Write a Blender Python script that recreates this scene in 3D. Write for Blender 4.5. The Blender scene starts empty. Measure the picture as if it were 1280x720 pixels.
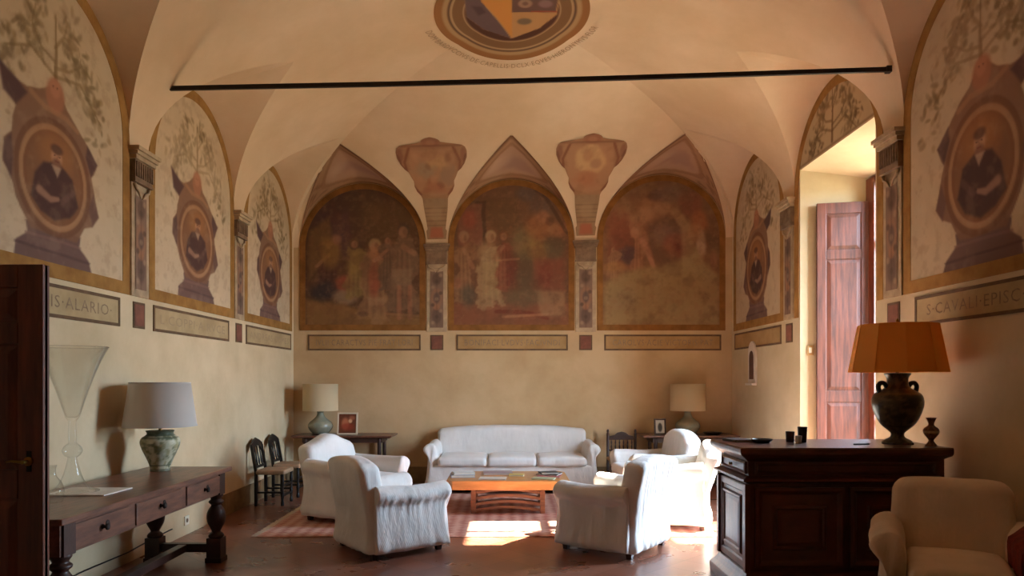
import bpy, bmesh, math, random
import numpy as np
from mathutils import Vector, Matrix
C = bpy.context.scene.collection
PI = math.pi
random.seed(7)
sc = bpy.context.scene
FPX, CXP, HYP = 885.0, 635.0, 475.0        # focal length in px, vanishing point
EYE = 1.5
XL, XR, YB, YF = -3.12, 3.26, 10.3, -0.72  # room: left, right, far and near walls
ZS, RV, WV = 3.5, 1.72, 3.19               # vault spring, rise, half span

def lin(v): return v/12.92 if v <= 0.04045 else ((v+0.055)/1.055)**2.4
def col(r, g, b): return (lin(r/255), lin(g/255), lin(b/255), 1.0)

# ------------------------------------------------------------------ materials
def mat(name, base, rough=0.6, var=None, scale=6.0, detail=5.0, bump=0.0, bscale=40.0, metal=0.0, spec=0.5,
        stretch=(1,1,1), coat=0.0, trans=0.0, sheen=0.0, ramp=(0.35, 0.65), coord='Object'):
    m = bpy.data.materials.new(name); m.use_nodes = True
    nt = m.node_tree; N = nt.nodes; L = nt.links
    p = N['Principled BSDF']
    p.inputs['Base Color'].default_value = base
    p.inputs['Roughness'].default_value = rough
    p.inputs['Metallic'].default_value = metal
    p.inputs['Specular IOR Level'].default_value = spec
    if coat: p.inputs['Coat Weight'].default_value = coat; p.inputs['Coat Roughness'].default_value = 0.15
    if sheen: p.inputs['Sheen Weight'].default_value = sheen
    if trans: p.inputs['Transmission Weight'].default_value = trans
    tc = N.new('ShaderNodeTexCoord'); mp = N.new('ShaderNodeMapping')
    mp.inputs['Scale'].default_value = stretch
    L.new(tc.outputs[coord], mp.inputs['Vector'])
    if var is not None:
        n = N.new('ShaderNodeTexNoise'); n.inputs['Scale'].default_value = scale; n.inputs['Detail'].default_value = detail
        n.inputs['Roughness'].default_value = 0.6
        L.new(mp.outputs['Vector'], n.inputs['Vector'])
        r = N.new('ShaderNodeValToRGB')
        r.color_ramp.elements[0].position = ramp[0]; r.color_ramp.elements[1].position = ramp[1]
        r.color_ramp.elements[0].color = base; r.color_ramp.elements[1].color = var
        L.new(n.outputs['Fac'], r.inputs['Fac']); L.new(r.outputs['Color'], p.inputs['Base Color'])
    if bump:
        n2 = N.new('ShaderNodeTexNoise'); n2.inputs['Scale'].default_value = bscale; n2.inputs['Detail'].default_value = 6
        L.new(mp.outputs['Vector'], n2.inputs['Vector'])
        b = N.new('ShaderNodeBump'); b.inputs['Strength'].default_value = bump; b.inputs['Distance'].default_value = 0.01
        L.new(n2.outputs['Fac'], b.inputs['Height']); L.new(b.outputs['Normal'], p.inputs['Normal'])
    return m

M = {}
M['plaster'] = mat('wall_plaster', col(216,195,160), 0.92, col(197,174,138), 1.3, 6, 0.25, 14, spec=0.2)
M['plaster_back'] = mat('back_wall_plaster', col(204,174,134), 0.92, col(186,155,114), 1.3, 6, 0.25, 14, spec=0.2)  # wall plaster again, with the back wall's warmer light in its colour
M['vault'] = mat('vault_plaster', col(224,197,164), 0.94, col(209,179,143), 0.9, 6, 0.2, 9, spec=0.15)
M['reveal'] = mat('reveal_plaster', col(226,214,184), 0.92, col(214,200,168), 1.5, 5, 0.15, 14, spec=0.2)
M['dado'] = mat('dado_paint', col(146,116,78), 0.85, col(108,82,52), 3, 5, 0.15, 20)
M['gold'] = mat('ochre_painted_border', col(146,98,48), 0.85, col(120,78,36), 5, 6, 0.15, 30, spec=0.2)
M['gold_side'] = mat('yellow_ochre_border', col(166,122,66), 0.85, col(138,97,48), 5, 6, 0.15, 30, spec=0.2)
M['line'] = mat('dark_painted_line', col(92,66,44), 0.85, col(114,84,56), 8, 4)
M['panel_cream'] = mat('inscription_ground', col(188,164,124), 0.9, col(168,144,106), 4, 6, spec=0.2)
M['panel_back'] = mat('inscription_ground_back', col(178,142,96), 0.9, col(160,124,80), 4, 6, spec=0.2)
M['ink'] = mat('faded_ink', col(128,104,80), 0.9, col(152,128,98), 20, 4)
M['ink_pale'] = mat('paler_faded_ink', col(158,134,102), 0.9, col(162,138,106), 20, 4)
M['ink_vault'] = mat('vault_faded_ink', col(178,146,112), 0.9, col(160,128,96), 20, 4)
M['redsq'] = mat('red_brown_square', col(134,80,60), 0.85, col(112,66,50), 14, 5)
M['stone'] = mat('grey_stone_capital', col(140,112,86), 0.85, col(112,86,64), 12, 5, 0.2, 40)
M['cornice'] = mat('pale_capital_stone', col(190,164,130), 0.85, col(160,134,104), 8, 5, 0.2, 40)
M['walnut'] = mat('dark_walnut', col(104,50,32), 0.34, col(70,33,21), 5, 7, 0.1, 60, stretch=(1,6,1), coat=0.25)
M['doorwood'] = mat('dark_door_wood', col(124,62,36), 0.45, col(84,40,24), 4, 7, 0.1, 60, stretch=(5,5,0.6))
M['tablewood'] = mat('refectory_oak', col(128,84,64), 0.38, col(88,56,44), 5, 7, 0.12, 60, stretch=(5,0.8,5), coat=0.15)
M['darkturn'] = mat('dark_turned_wood', col(70,42,33), 0.42, col(48,28,23), 6, 6, 0.1, 60)
M['redwood'] = mat('reddish_shutter_wood', col(114,60,43), 0.45, col(74,38,27), 5, 7, 0.12, 60, stretch=(6,6,0.5))
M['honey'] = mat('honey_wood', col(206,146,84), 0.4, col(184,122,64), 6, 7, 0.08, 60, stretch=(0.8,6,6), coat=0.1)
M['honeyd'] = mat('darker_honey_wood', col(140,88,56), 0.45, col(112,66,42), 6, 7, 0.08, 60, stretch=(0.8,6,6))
M['iron'] = mat('black_iron', col(30,20,15), 0.6, col(44,28,20), 20, 4, 0.2, 60, metal=0.3)
M['brass'] = mat('old_brass', col(150,112,52), 0.4, metal=0.9)
M['rush'] = mat('straw_rush', col(176,140,94), 0.85, col(142,108,68), 40, 4, 0.6, 120)
M['seatcloth'] = mat('beige_seat_cloth', col(182,150,118), 0.9, col(158,126,96), 14, 4, 0.2, 60)
M['celadon'] = mat('celadon_glaze', col(150,148,128), 0.25, col(126,128,112), 6, 5, coat=0.5)
M['paper'] = mat('white_paper', col(228,222,210), 0.8, col(214,208,196), 5, 3)
M['blackobj'] = mat('black_lacquer', col(28,22,20), 0.4)
M['redthrow'] = mat('red_woven_throw', col(132,40,30), 0.95, col(96,26,22), 26, 5, 0.6, 120)
M['switch'] = mat('cream_plastic', col(226,214,190), 0.5)
M['marble'] = mat('pale_marble', col(222,210,194), 0.5, col(204,190,172), 6, 5)
M['icon'] = mat('brown_icon', col(96,54,34), 0.7, col(72,40,26), 14, 4)

# vertex painted fresco material
def vcol_mat(name, rough=0.9, bump=0.12):
    m = bpy.data.materials.new(name); m.use_nodes = True
    N = m.node_tree.nodes; L = m.node_tree.links; p = N['Principled BSDF']
    a = N.new('ShaderNodeVertexColor'); a.layer_name = 'Col'
    L.new(a.outputs['Color'], p.inputs['Base Color'])
    p.inputs['Roughness'].default_value = rough; p.inputs['Specular IOR Level'].default_value = 0.2
    tc = N.new('ShaderNodeTexCoord'); n = N.new('ShaderNodeTexNoise'); n.inputs['Scale'].default_value = 30
    b = N.new('ShaderNodeBump'); b.inputs['Strength'].default_value = bump; b.inputs['Distance'].default_value = 0.005
    L.new(tc.outputs['Object'], n.inputs['Vector']); L.new(n.outputs['Fac'], b.inputs['Height']); L.new(b.outputs['Normal'], p.inputs['Normal'])
    return m
M['fresco'] = vcol_mat('fresco_pigment')
M['glazed'] = vcol_mat('painted_glaze', 0.3, 0.02)

# linen slipcover: fine rib + soft wrinkles
def linen(name, a, b, rib=0.16):
    m = bpy.data.materials.new(name); m.use_nodes = True
    N = m.node_tree.nodes; L = m.node_tree.links; p = N['Principled BSDF']
    p.inputs['Roughness'].default_value = 0.95; p.inputs['Specular IOR Level'].default_value = 0.15
    p.inputs['Sheen Weight'].default_value = 0.25
    tc = N.new('ShaderNodeTexCoord')
    n = N.new('ShaderNodeTexNoise'); n.inputs['Scale'].default_value = 3; n.inputs['Detail'].default_value = 5
    r = N.new('ShaderNodeValToRGB'); r.color_ramp.elements[0].position = .35; r.color_ramp.elements[1].position = .7
    r.color_ramp.elements[0].color = a; r.color_ramp.elements[1].color = b
    L.new(tc.outputs['Object'], n.inputs['Vector']); L.new(n.outputs['Fac'], r.inputs['Fac']); L.new(r.outputs['Color'], p.inputs['Base Color'])
    w = N.new('ShaderNodeTexWave'); w.inputs['Scale'].default_value = 48; w.inputs['Distortion'].default_value = 0.8; w.bands_direction = 'DIAGONAL'
    mp = N.new('ShaderNodeMapping'); mp.inputs['Scale'].default_value = (1, 1, 0.0); L.new(tc.outputs['Object'], mp.inputs['Vector']); L.new(mp.outputs['Vector'], w.inputs['Vector'])
    n2 = N.new('ShaderNodeTexNoise'); n2.inputs['Scale'].default_value = 9; n2.inputs['Detail'].default_value = 3
    mp2 = N.new('ShaderNodeMapping'); mp2.inputs['Scale'].default_value = (1, 1, 0.45); L.new(tc.outputs['Object'], mp2.inputs['Vector']); L.new(mp2.outputs['Vector'], n2.inputs['Vector'])
    b1 = N.new('ShaderNodeBump'); b1.inputs['Strength'].default_value = rib; b1.inputs['Distance'].default_value = 0.004
    b2 = N.new('ShaderNodeBump'); b2.inputs['Strength'].default_value = 0.6; b2.inputs['Distance'].default_value = 0.03
    L.new(w.outputs['Fac'], b1.inputs['Height']); L.new(n2.outputs['Fac'], b2.inputs['Height'])
    L.new(b2.outputs['Normal'], b1.inputs['Normal']); L.new(b1.outputs['Normal'], p.inputs['Normal'])
    return m
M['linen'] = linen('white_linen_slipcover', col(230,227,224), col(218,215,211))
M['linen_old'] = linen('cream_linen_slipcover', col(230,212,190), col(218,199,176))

# translucent lampshade
def shade_mat(name, c, t=0.35, stripe=None):
    m = bpy.data.materials.new(name); m.use_nodes = True
    N = m.node_tree.nodes; L = m.node_tree.links
    p = N['Principled BSDF']; p.inputs['Base Color'].default_value = c; p.inputs['Roughness'].default_value = 0.85
    p.inputs['Specular IOR Level'].default_value = 0.2
    tr = N.new('ShaderNodeBsdfTranslucent'); tr.inputs['Color'].default_value = c
    mx = N.new('ShaderNodeMixShader'); mx.inputs[0].default_value = t
    L.new(p.outputs[0], mx.inputs[1]); L.new(tr.outputs[0], mx.inputs[2]); L.new(mx.outputs[0], N['Material Output'].inputs['Surface'])
    n = N.new('ShaderNodeTexNoise'); n.inputs['Scale'].default_value = 90
    b = N.new('ShaderNodeBump'); b.inputs['Strength'].default_value = 0.2; b.inputs['Distance'].default_value = 0.002
    L.new(n.outputs['Fac'], b.inputs['Height']); L.new(b.outputs['Normal'], p.inputs['Normal'])
    return m
M['shade_white'] = shade_mat('white_paper_shade', col(222,214,206))
M['shade_cream'] = shade_mat('cream_paper_shade', col(222,204,168))
M['shade_ochre'] = shade_mat('ochre_parchment_shade', col(238,176,88), 0.3)

def glass_mat(name, tint=(0.95,0.97,0.96,1), k=0.6, rough=0.02):
    m = bpy.data.materials.new(name); m.use_nodes = True
    N = m.node_tree.nodes; L = m.node_tree.links; N.remove(N['Principled BSDF'])
    t = N.new('ShaderNodeBsdfTransparent'); t.inputs['Color'].default_value = tint
    g = N.new('ShaderNodeBsdfGlossy'); g.inputs['Roughness'].default_value = rough
    lw = N.new('ShaderNodeLayerWeight'); lw.inputs['Blend'].default_value = 0.5
    pw = N.new('ShaderNodeMath'); pw.operation = 'POWER'; pw.inputs[1].default_value = 3.0; L.new(lw.outputs['Facing'], pw.inputs[0])
    ml = N.new('ShaderNodeMath'); ml.operation = 'MULTIPLY_ADD'; ml.inputs[1].default_value = k; ml.inputs[2].default_value = 0.03; L.new(pw.outputs[0], ml.inputs[0])
    mx = N.new('ShaderNodeMixShader'); L.new(ml.outputs[0], mx.inputs[0])
    L.new(t.outputs[0], mx.inputs[1]); L.new(g.outputs[0], mx.inputs[2]); L.new(mx.outputs[0], N['Material Output'].inputs['Surface'])
    return m
M['pane'] = glass_mat('window_glass')
M['vaseglass'] = glass_mat('clear_blown_glass', (0.965,0.972,0.968,1), 0.75, 0.03)

def floor_mat():
    m = bpy.data.materials.new('waxed_terracotta'); m.use_nodes = True
    N = m.node_tree.nodes; L = m.node_tree.links; p = N['Principled BSDF']
    tc = N.new('ShaderNodeTexCoord'); mp = N.new('ShaderNodeMapping'); mp.inputs['Rotation'].default_value = (0, 0, PI/4)
    L.new(tc.outputs['Object'], mp.inputs['Vector'])
    br = N.new('ShaderNodeTexBrick'); br.offset = 0.0; br.inputs['Scale'].default_value = 1.0
    br.inputs['Brick Width'].default_value = 0.26; br.inputs['Row Height'].default_value = 0.26; br.inputs['Mortar Size'].default_value = 0.004
    br.inputs['Color1'].default_value = col(146,96,76); br.inputs['Color2'].default_value = col(126,78,60); br.inputs['Mortar'].default_value = col(104,66,52)
    L.new(mp.outputs['Vector'], br.inputs['Vector'])
    n = N.new('ShaderNodeTexNoise'); n.inputs['Scale'].default_value = 2.2; n.inputs['Detail'].default_value = 6
    L.new(tc.outputs['Object'], n.inputs['Vector'])
    mx = N.new('ShaderNodeMix'); mx.data_type = 'RGBA'; mx.blend_type = 'MULTIPLY'; mx.inputs['Factor'].default_value = 0.55
    r = N.new('ShaderNodeValToRGB'); r.color_ramp.elements[0].position = .3; r.color_ramp.elements[0].color = (0.5,0.47,0.45,1); r.color_ramp.elements[1].position = .7
    L.new(n.outputs['Fac'], r.inputs['Fac'])
    L.new(br.outputs['Color'], mx.inputs['A']); L.new(r.outputs['Color'], mx.inputs['B']); L.new(mx.outputs['Result'], p.inputs['Base Color'])
    p.inputs['Specular IOR Level'].default_value = 0.5
    r2 = N.new('ShaderNodeMapRange'); r2.inputs['To Min'].default_value = 0.2; r2.inputs['To Max'].default_value = 0.38
    L.new(n.outputs['Fac'], r2.inputs['Value']); L.new(r2.outputs['Result'], p.inputs['Roughness'])
    b = N.new('ShaderNodeBump'); b.inputs['Strength'].default_value = 0.05; b.inputs['Distance'].default_value = 0.002
    L.new(br.outputs['Fac'], b.inputs['Height']); b.invert = True; L.new(b.outputs['Normal'], p.inputs['Normal'])
    return m
M['floor'] = floor_mat()

# ------------------------------------------------------------------ mesh building
class MB:
    def __init__(s): s.v = []; s.f = []
    def add(s, vs, fs):
        o = len(s.v); s.v += [tuple(v) for v in vs]; s.f += [tuple(i+o for i in f) for f in fs]; return s
    def box(s, x0, x1, y0, y1, z0, z1):
        vs = [(x,y,z) for z in (z0,z1) for y in (y0,y1) for x in (x0,x1)]
        return s.add(vs, [(0,2,3,1),(4,5,7,6),(0,1,5,4),(2,6,7,3),(0,4,6,2),(1,3,7,5)])
    def bar(s, p, q, w, h, up=(0,0,1)):
        p = Vector(p); q = Vector(q); d = (q-p).normalized(); u = Vector(up)
        a = d.cross(u)
        if a.length < 1e-4: a = d.cross(Vector((1,0,0)))
        a.normalize(); b = a.cross(d)
        vs = [e + a*i*w/2 + b*j*h/2 for e in (p,q) for j in (-1,1) for i in (-1,1)]
        return s.add(vs, [(0,2,3,1),(4,5,7,6),(0,1,5,4),(2,6,7,3),(0,4,6,2),(1,3,7,5)])
    def lathe(s, prof, seg=28, c=(0,0), cap=True, sq=None):
        n = len(prof); vs = []
        for r, z in prof:
            for k in range(seg):
                a = 2*PI*k/seg; vs.append((c[0]+r*math.cos(a), c[1]+r*math.sin(a), z))
        fs = [(i*seg+k, i*seg+(k+1)%seg, (i+1)*seg+(k+1)%seg, (i+1)*seg+k) for i in range(n-1) for k in range(seg)]
        if cap:
            fs.append(tuple(range(seg))[::-1]); fs.append(tuple((n-1)*seg+k for k in range(seg)))
        return s.add(vs, fs)
    def tube(s, pts, r, seg=10):
        pts = [Vector(p) for p in pts]; n = len(pts); rs = r if isinstance(r, (list,tuple)) else [r]*n
        vs = []; pa = None
        for i, p in enumerate(pts):
            d = (pts[min(i+1,n-1)]-pts[max(i-1,0)]).normalized()
            if pa is None:
                pa = d.cross(Vector((0,0,1)))
                if pa.length < 1e-3: pa = d.cross(Vector((0,1,0)))
            pa = (pa - d*pa.dot(d)).normalized(); b = d.cross(pa)
            for k in range(seg):
                t = 2*PI*k/seg; vs.append(p + (pa*math.cos(t)+b*math.sin(t))*rs[i])
        fs = [(i*seg+k, i*seg+(k+1)%seg, (i+1)*seg+(k+1)%seg, (i+1)*seg+k) for i in range(n-1) for k in range(seg)]
        fs.append(tuple(range(seg))[::-1]); fs.append(tuple((n-1)*seg+k for k in range(seg)))
        return s.add(vs, fs)
    def loft(s, rings, cap=True):
        m = len(rings[0]); vs = [p for r in rings for p in r]; n = len(rings)
        fs = [(i*m+k, i*m+(k+1)%m, (i+1)*m+(k+1)%m, (i+1)*m+k) for i in range(n-1) for k in range(m)]
        if cap:
            fs.append(tuple(range(m))[::-1]); fs.append(tuple((n-1)*m+k for k in range(m)))
        return s.add(vs, fs)
    def prism(s, poly, z0, z1):
        return s.loft([[(x,y,z0) for x,y in poly], [(x,y,z1) for x,y in poly]])
    def rbox(s, x0, x1, y0, y1, z0, z1, r=0.03, n=(6,6,6), fn=None):
        """rounded box made of a dense grid, optionally bent by fn(x,y,z)"""
        cx, cy, cz = (x0+x1)/2, (y0+y1)/2, (z0+z1)/2
        hx, hy, hz = (x1-x0)/2, (y1-y0)/2, (z1-z0)/2
        idx = {}; vs = []; fs = []
        def samples(h, k):
            rr = min(r, h*0.98); c = [-h, -h+rr*0.12, -h+rr*0.4, -h+rr*0.7, -h+rr] if rr > 0 else [-h]
            mid = [(-h+rr) + (2*h-2*rr)*i/k for i in range(1, k)]
            return c + mid + [-v for v in c[::-1]]
        SX, SY, SZ = samples(hx, n[0]), samples(hy, n[1]), samples(hz, n[2])
        NX, NY, NZ = len(SX)-1, len(SY)-1, len(SZ)-1
        def vid(i,j,k):
            key = (i,j,k)
            if key not in idx:
                p = Vector((SX[i],SY[j],SZ[k])); rr = min(r,hx*.98,hy*.98,hz*.98)
                q = Vector((max(-hx+rr,min(hx-rr,p.x)), max(-hy+rr,min(hy-rr,p.y)), max(-hz+rr,min(hz-rr,p.z))))
                d = p-q
                if d.length > 1e-9: p = q + d.normalized()*rr
                x,y,z = p.x+cx, p.y+cy, p.z+cz
                if fn: x,y,z = fn(x,y,z)
                idx[key] = len(vs); vs.append((x,y,z))
            return idx[key]
        for i in range(NX):
            for j in range(NY):
                fs.append((vid(i,j,0),vid(i,j+1,0),vid(i+1,j+1,0),vid(i+1,j,0)))
                fs.append((vid(i,j,NZ),vid(i+1,j,NZ),vid(i+1,j+1,NZ),vid(i,j+1,NZ)))
        for i in range(NX):
            for k in range(NZ):
                fs.append((vid(i,0,k),vid(i+1,0,k),vid(i+1,0,k+1),vid(i,0,k+1)))
                fs.append((vid(i,NY,k),vid(i,NY,k+1),vid(i+1,NY,k+1),vid(i+1,NY,k)))
        for j in range(NY):
            for k in range(NZ):
                fs.append((vid(0,j,k),vid(0,j,k+1),vid(0,j+1,k+1),vid(0,j+1,k)))
                fs.append((vid(NX,j,k),vid(NX,j+1,k),vid(NX,j+1,k+1),vid(NX,j,k+1)))
        return s.add(vs, fs)
    def build(s, name, m, parent=None, smooth=False, bevel=0.0, fix=True, loc=None, rot=None, subd=0):
        me = bpy.data.meshes.new(name); me.from_pydata([tuple(v) for v in s.v], [], s.f); me.update()
        if fix:
            b = bmesh.new(); b.from_mesh(me); bmesh.ops.recalc_face_normals(b, faces=b.faces); b.to_mesh(me); b.free()
        me.materials.append(M[m] if isinstance(m, str) else m)
        if smooth:
            me.polygons.foreach_set('use_smooth', [True]*len(me.polygons))
            if smooth == 'auto':
                me.set_sharp_from_angle(angle=math.radians(40))
        o = bpy.data.objects.new(name, me); C.objects.link(o)
        if parent is not None: o.parent = parent
        if loc is not None: o.location = loc
        if rot is not None: o.rotation_euler = rot
        if bevel:
            md = o.modifiers.new('bevel', 'BEVEL'); md.width = bevel; md.segments = 2; md.limit_method = 'ANGLE'; md.angle_limit = math.radians(40)
        if subd:
            md = o.modifiers.new('subd', 'SUBSURF'); md.levels = subd; md.render_levels = subd
        return o

def tag(o, label=None, cat=None, group=None, kind=None):
    if label: o['label'] = label
    if cat: o['category'] = cat
    if group: o['group'] = group
    if kind: o['kind'] = kind
    return o
def thing(name, label, cat, loc=(0,0,0), rz=0.0, group=None):
    o = bpy.data.objects.new(name, None); C.objects.link(o); o.location = loc; o.rotation_euler = (0,0,rz); o.empty_display_size = 0.1
    return tag(o, label, cat, group)
def copy_tree(o, parent=None):
    c = o.copy(); C.objects.link(c); c.parent = parent
    for ch in [x for x in bpy.data.objects if x.parent == o]: copy_tree(ch, c)
    return c
def sstep(a, b, x):
    t = np.clip((x-a)/(b-a), 0, 1); return t*t*(3-2*t)
def clamp(x, a, b): return max(a, min(b, x))
def warpz(x, z): return z + 0.024*x*clamp((z-2.4)/1.0, 0, 1)    # the old room leans a little

# numpy value noise
def vnoise(U, V, seed=0):
    rs = np.random.RandomState(seed); T = rs.rand(64, 64)
    iu = np.floor(U).astype(int); iv = np.floor(V).astype(int); fu = U-iu; fv = V-iv
    fu = fu*fu*(3-2*fu); fv = fv*fv*(3-2*fv)
    a = T[iu%64, iv%64]; b = T[(iu+1)%64, iv%64]; c = T[iu%64, (iv+1)%64]; d = T[(iu+1)%64, (iv+1)%64]
    return (a*(1-fu)+b*fu)*(1-fv) + (c*(1-fu)+d*fu)*fv
def fbm(U, V, s, seed=0, o=4):
    r = 0; a = 1.0; t = 0
    for k in range(o):
        r = r + a*vnoise(U*s+11.3*k, V*s+5.7*k, seed+k); t += a; a *= 0.55; s *= 2.1
    return r/t

class Paint:
    """colours the vertices of a flat panel: soft brush shapes in panel coordinates"""
    def __init__(s, U, V, base, jitter=0.06, seed=1, amp=3.0):
        s.U = U; s.V = V; s.c = np.ones((len(U),3))*np.array(base, float)/255.0; s.seed = seed
        s.du = (fbm(U, V, amp, seed+50)-0.5); s.dv = (fbm(U, V, amp, seed+60)-0.5)
        s.c *= (1 + jitter*2*(fbm(U, V, 2.5, seed)-0.5))[:,None]
    def put(s, mask, c, a=1.0):
        k = (np.clip(mask,0,1)*a)[:,None]; s.c = s.c*(1-k) + k*np.array(c, float)/255.0
    def ell(s, cx, cy, rx, ry, c, a=1.0, soft=0.2, rot=0.0, wob=0.0):
        x = s.U-cx + s.du*wob; y = s.V-cy + s.dv*wob
        if rot: x, y = x*math.cos(rot)+y*math.sin(rot), -x*math.sin(rot)+y*math.cos(rot)
        d = np.sqrt((x/rx)**2+(y/ry)**2); s.put(1-sstep(1-soft, 1+soft, d), c, a)
    def ring(s, cx, cy, rx, ry, w, c, a=1.0, soft=0.04):
        d = np.sqrt(((s.U-cx)/rx)**2+((s.V-cy)/ry)**2); s.put(1-sstep(w, w+soft, np.abs(d-1)), c, a)
    def line(s, pts, w, c, a=1.0, soft=0.5, wob=0.0):
        X = s.U + s.du*wob; Y = s.V + s.dv*wob; D = np.full(len(X), 1e9)
        ws = w if isinstance(w, (list,tuple)) else [w]*len(pts)
        for (p, q, wa, wb) in zip(pts[:-1], pts[1:], ws[:-1], ws[1:]):
            dx, dy = q[0]-p[0], q[1]-p[1]; L2 = dx*dx+dy*dy+1e-12
            t = np.clip(((X-p[0])*dx+(Y-p[1])*dy)/L2, 0, 1)
            D = np.minimum(D, np.hypot(X-p[0]-t*dx, Y-p[1]-t*dy)/(wa+(wb-wa)*t+1e-9))
        s.put(1-sstep(1-soft, 1+soft, D), c, a)
    def poly(s, pts, c, a=1.0, soft=0.01, wob=0.0):
        X = s.U + s.du*wob; Y = s.V + s.dv*wob; n = len(pts); ins = np.zeros(len(X), bool); D = np.full(len(X), 1e9)
        for i in range(n):
            x0,y0 = pts[i]; x1,y1 = pts[(i+1)%n]
            cond = ((y0 > Y) != (y1 > Y)); xi = x0 + (Y-y0)*(x1-x0)/((y1-y0) if abs(y1-y0) > 1e-12 else 1e-12)
            ins ^= cond & (X < xi)
            dx, dy = x1-x0, y1-y0; t = np.clip(((X-x0)*dx+(Y-y0)*dy)/(dx*dx+dy*dy+1e-12), 0, 1)
            D = np.minimum(D, np.hypot(X-x0-t*dx, Y-y0-t*dy))
        sd = np.where(ins, -D, D); s.put(1-sstep(-soft, soft, sd), c, a)
    def mottle(s, sc_, c, a, seed, lo=0.45, hi=0.7):
        s.put(sstep(lo, hi, fbm(s.U, s.V, sc_, seed)), c, a)
    def figure(s, cx, y0, h, robe, skin=(158,114,84), lean=0.0, w=0.3, arm=None, hair=None, a=0.72):
        s.du *= 2.2; s.dv *= 2.2
        top = y0+h; hx = cx+lean*h; hr = h*0.065
        s.poly([(cx-w*h*.55,y0),(cx+w*h*.55,y0),(cx+lean*h*.5+w*h*.42,y0+h*.5),(hx+w*h*.5,top-h*.24),(hx+w*h*.2,top-h*.15),
                (hx-w*h*.2,top-h*.15),(hx-w*h*.5,top-h*.24),(cx+lean*h*.5-w*h*.4,y0+h*.5)], robe, a, h*.03, h*.14)
        for k in (-.3,-.05,.22):
            s.line([(cx+k*w*h,y0+h*.03),(hx+k*w*h*.7,top-h*.3)], h*.012, [v*.68 for v in robe], .22)
            s.line([(cx+(k+.12)*w*h,y0+h*.03),(hx+(k+.1)*w*h*.7,top-h*.3)], h*.012, [min(255,v*1.15) for v in robe], .18)
        if hair: s.ell(hx, top-hr*.9, hr*1.15, hr*1.25, hair, a, .25)
        s.ell(hx, top-hr*1.3, hr*.8, hr*1.0, skin, a, .3); s.ell(hx+hr*.3, top-hr*1.2, hr*.35, hr*.7, [v*.72 for v in skin], .5, .4)
        if arm: s.line([(hx, top-h*.25), arm], h*.03, skin, a*.9)
        s.du /= 2.2; s.dv /= 2.2
    def rgba(s):
        c = np.clip(s.c, 0, 1); l = np.where(c <= 0.04045, c/12.92, ((c+0.055)/1.055)**2.4)
        return np.concatenate([l, np.ones((len(l),1))], 1).astype(np.float32)

def grid_mesh(name, P, nu, nv, rgba, m, parent=None):
    """P: (nu*nv,3) vertices in rows of nu"""
    me = bpy.data.meshes.new(name)
    i, j = np.meshgrid(np.arange(nu-1), np.arange(nv-1)); a = (j*nu+i).ravel()
    F = np.stack([a, a+1, a+nu+1, a+nu], 1)
    me.from_pydata(P.tolist(), [], F.tolist()); me.update()
    at = me.color_attributes.new('Col', 'FLOAT_COLOR', 'POINT'); at.data.foreach_set('color', rgba.ravel())
    me.polygons.foreach_set('use_smooth', [True]*len(me.polygons))
    me.materials.append(M[m]); o = bpy.data.objects.new(name, me); C.objects.link(o)
    if parent is not None: o.parent = parent
    return o
# ------------------------------------------------------------------ the room
def W2(w, u, v, n):
    if w == 'L': x, y = XL+n, u
    elif w == 'R': x, y = XR-n, u
    else: x, y = u, YB-n
    return (x, y, warpz(x, v))
def wbox(mb, w, u0, u1, v0, v1, n0, n1):
    vs = [W2(w, u, v, n) for v in (v0,v1) for n in (n0,n1) for u in (u0,u1)]
    return mb.add(vs, [(0,2,3,1),(4,5,7,6),(0,1,5,4),(2,6,7,3),(0,4,6,2),(1,3,7,5)])
def rel(mb, loc):
    mb.v = [(v[0]-loc[0], v[1]-loc[1], v[2]-loc[2]) for v in mb.v]; return mb

SIDE = [(8.36,10.2),(6.14,8.04),(3.92,5.82),(1.70,3.60),(-0.52,1.38)]
BACK = [(-3.04,-1.19),(-0.88,0.975),(1.285,3.17)]
PIL_SIDE = [8.20, 5.98, 3.76, 1.54]
PIL_BACK = [-1.035, 1.13]
TIP = 0.98
def KCf(hw): return (zmain(TIP)-ZS-hw)/TIP
SKEW = {BACK[0]: -.20, BACK[2]: .18}
def gth(s): return .7*(1-math.sqrt(max(0,1-s*s)))+.3*s

NI_Y0, NI_Y1, NO_Y0, NO_Y1, NX = 6.28, 7.90, 6.40, 7.72, 4.04   # window reveal
def structure(o): o['kind'] = 'structure'; return o

structure(MB().box(XL-0.5, 4.1, YF-0.3, YB+0.4, -0.12, 0.0).build('floor', 'floor'))
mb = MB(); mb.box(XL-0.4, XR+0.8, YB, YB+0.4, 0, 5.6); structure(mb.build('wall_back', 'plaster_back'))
# left wall, with a shallow doorway for the open leaf
mb = MB(); mb.box(XL-0.4, XL, YF, 2.45, 0, 5.6); mb.box(XL-0.4, XL, 3.36, YB, 0, 5.6); mb.box(XL-0.4, XL, 2.45, 3.36, 2.08, 5.6)
mb.box(XL-0.4, XL-0.3, 2.45, 3.36, 0, 2.08); structure(mb.build('wall_left', 'plaster'))
mb = MB()
mb.prism([(XR,YF),(XR,NI_Y0),(NX,NO_Y0),(NX,YF)], 0, 5.6)
mb.prism([(XR,NI_Y1),(XR,YB+0.4),(NX,YB+0.4),(NX,NO_Y1)], 0, 5.6)
q = [(XR,NI_Y0,3.84),(XR,NI_Y1,3.84),(NX,NO_Y1,3.69),(NX,NO_Y0,3.69)]
mb.loft([q, [(x,y,5.6) for x,y,z in q]]); structure(mb.build('wall_right', 'plaster'))
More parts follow.
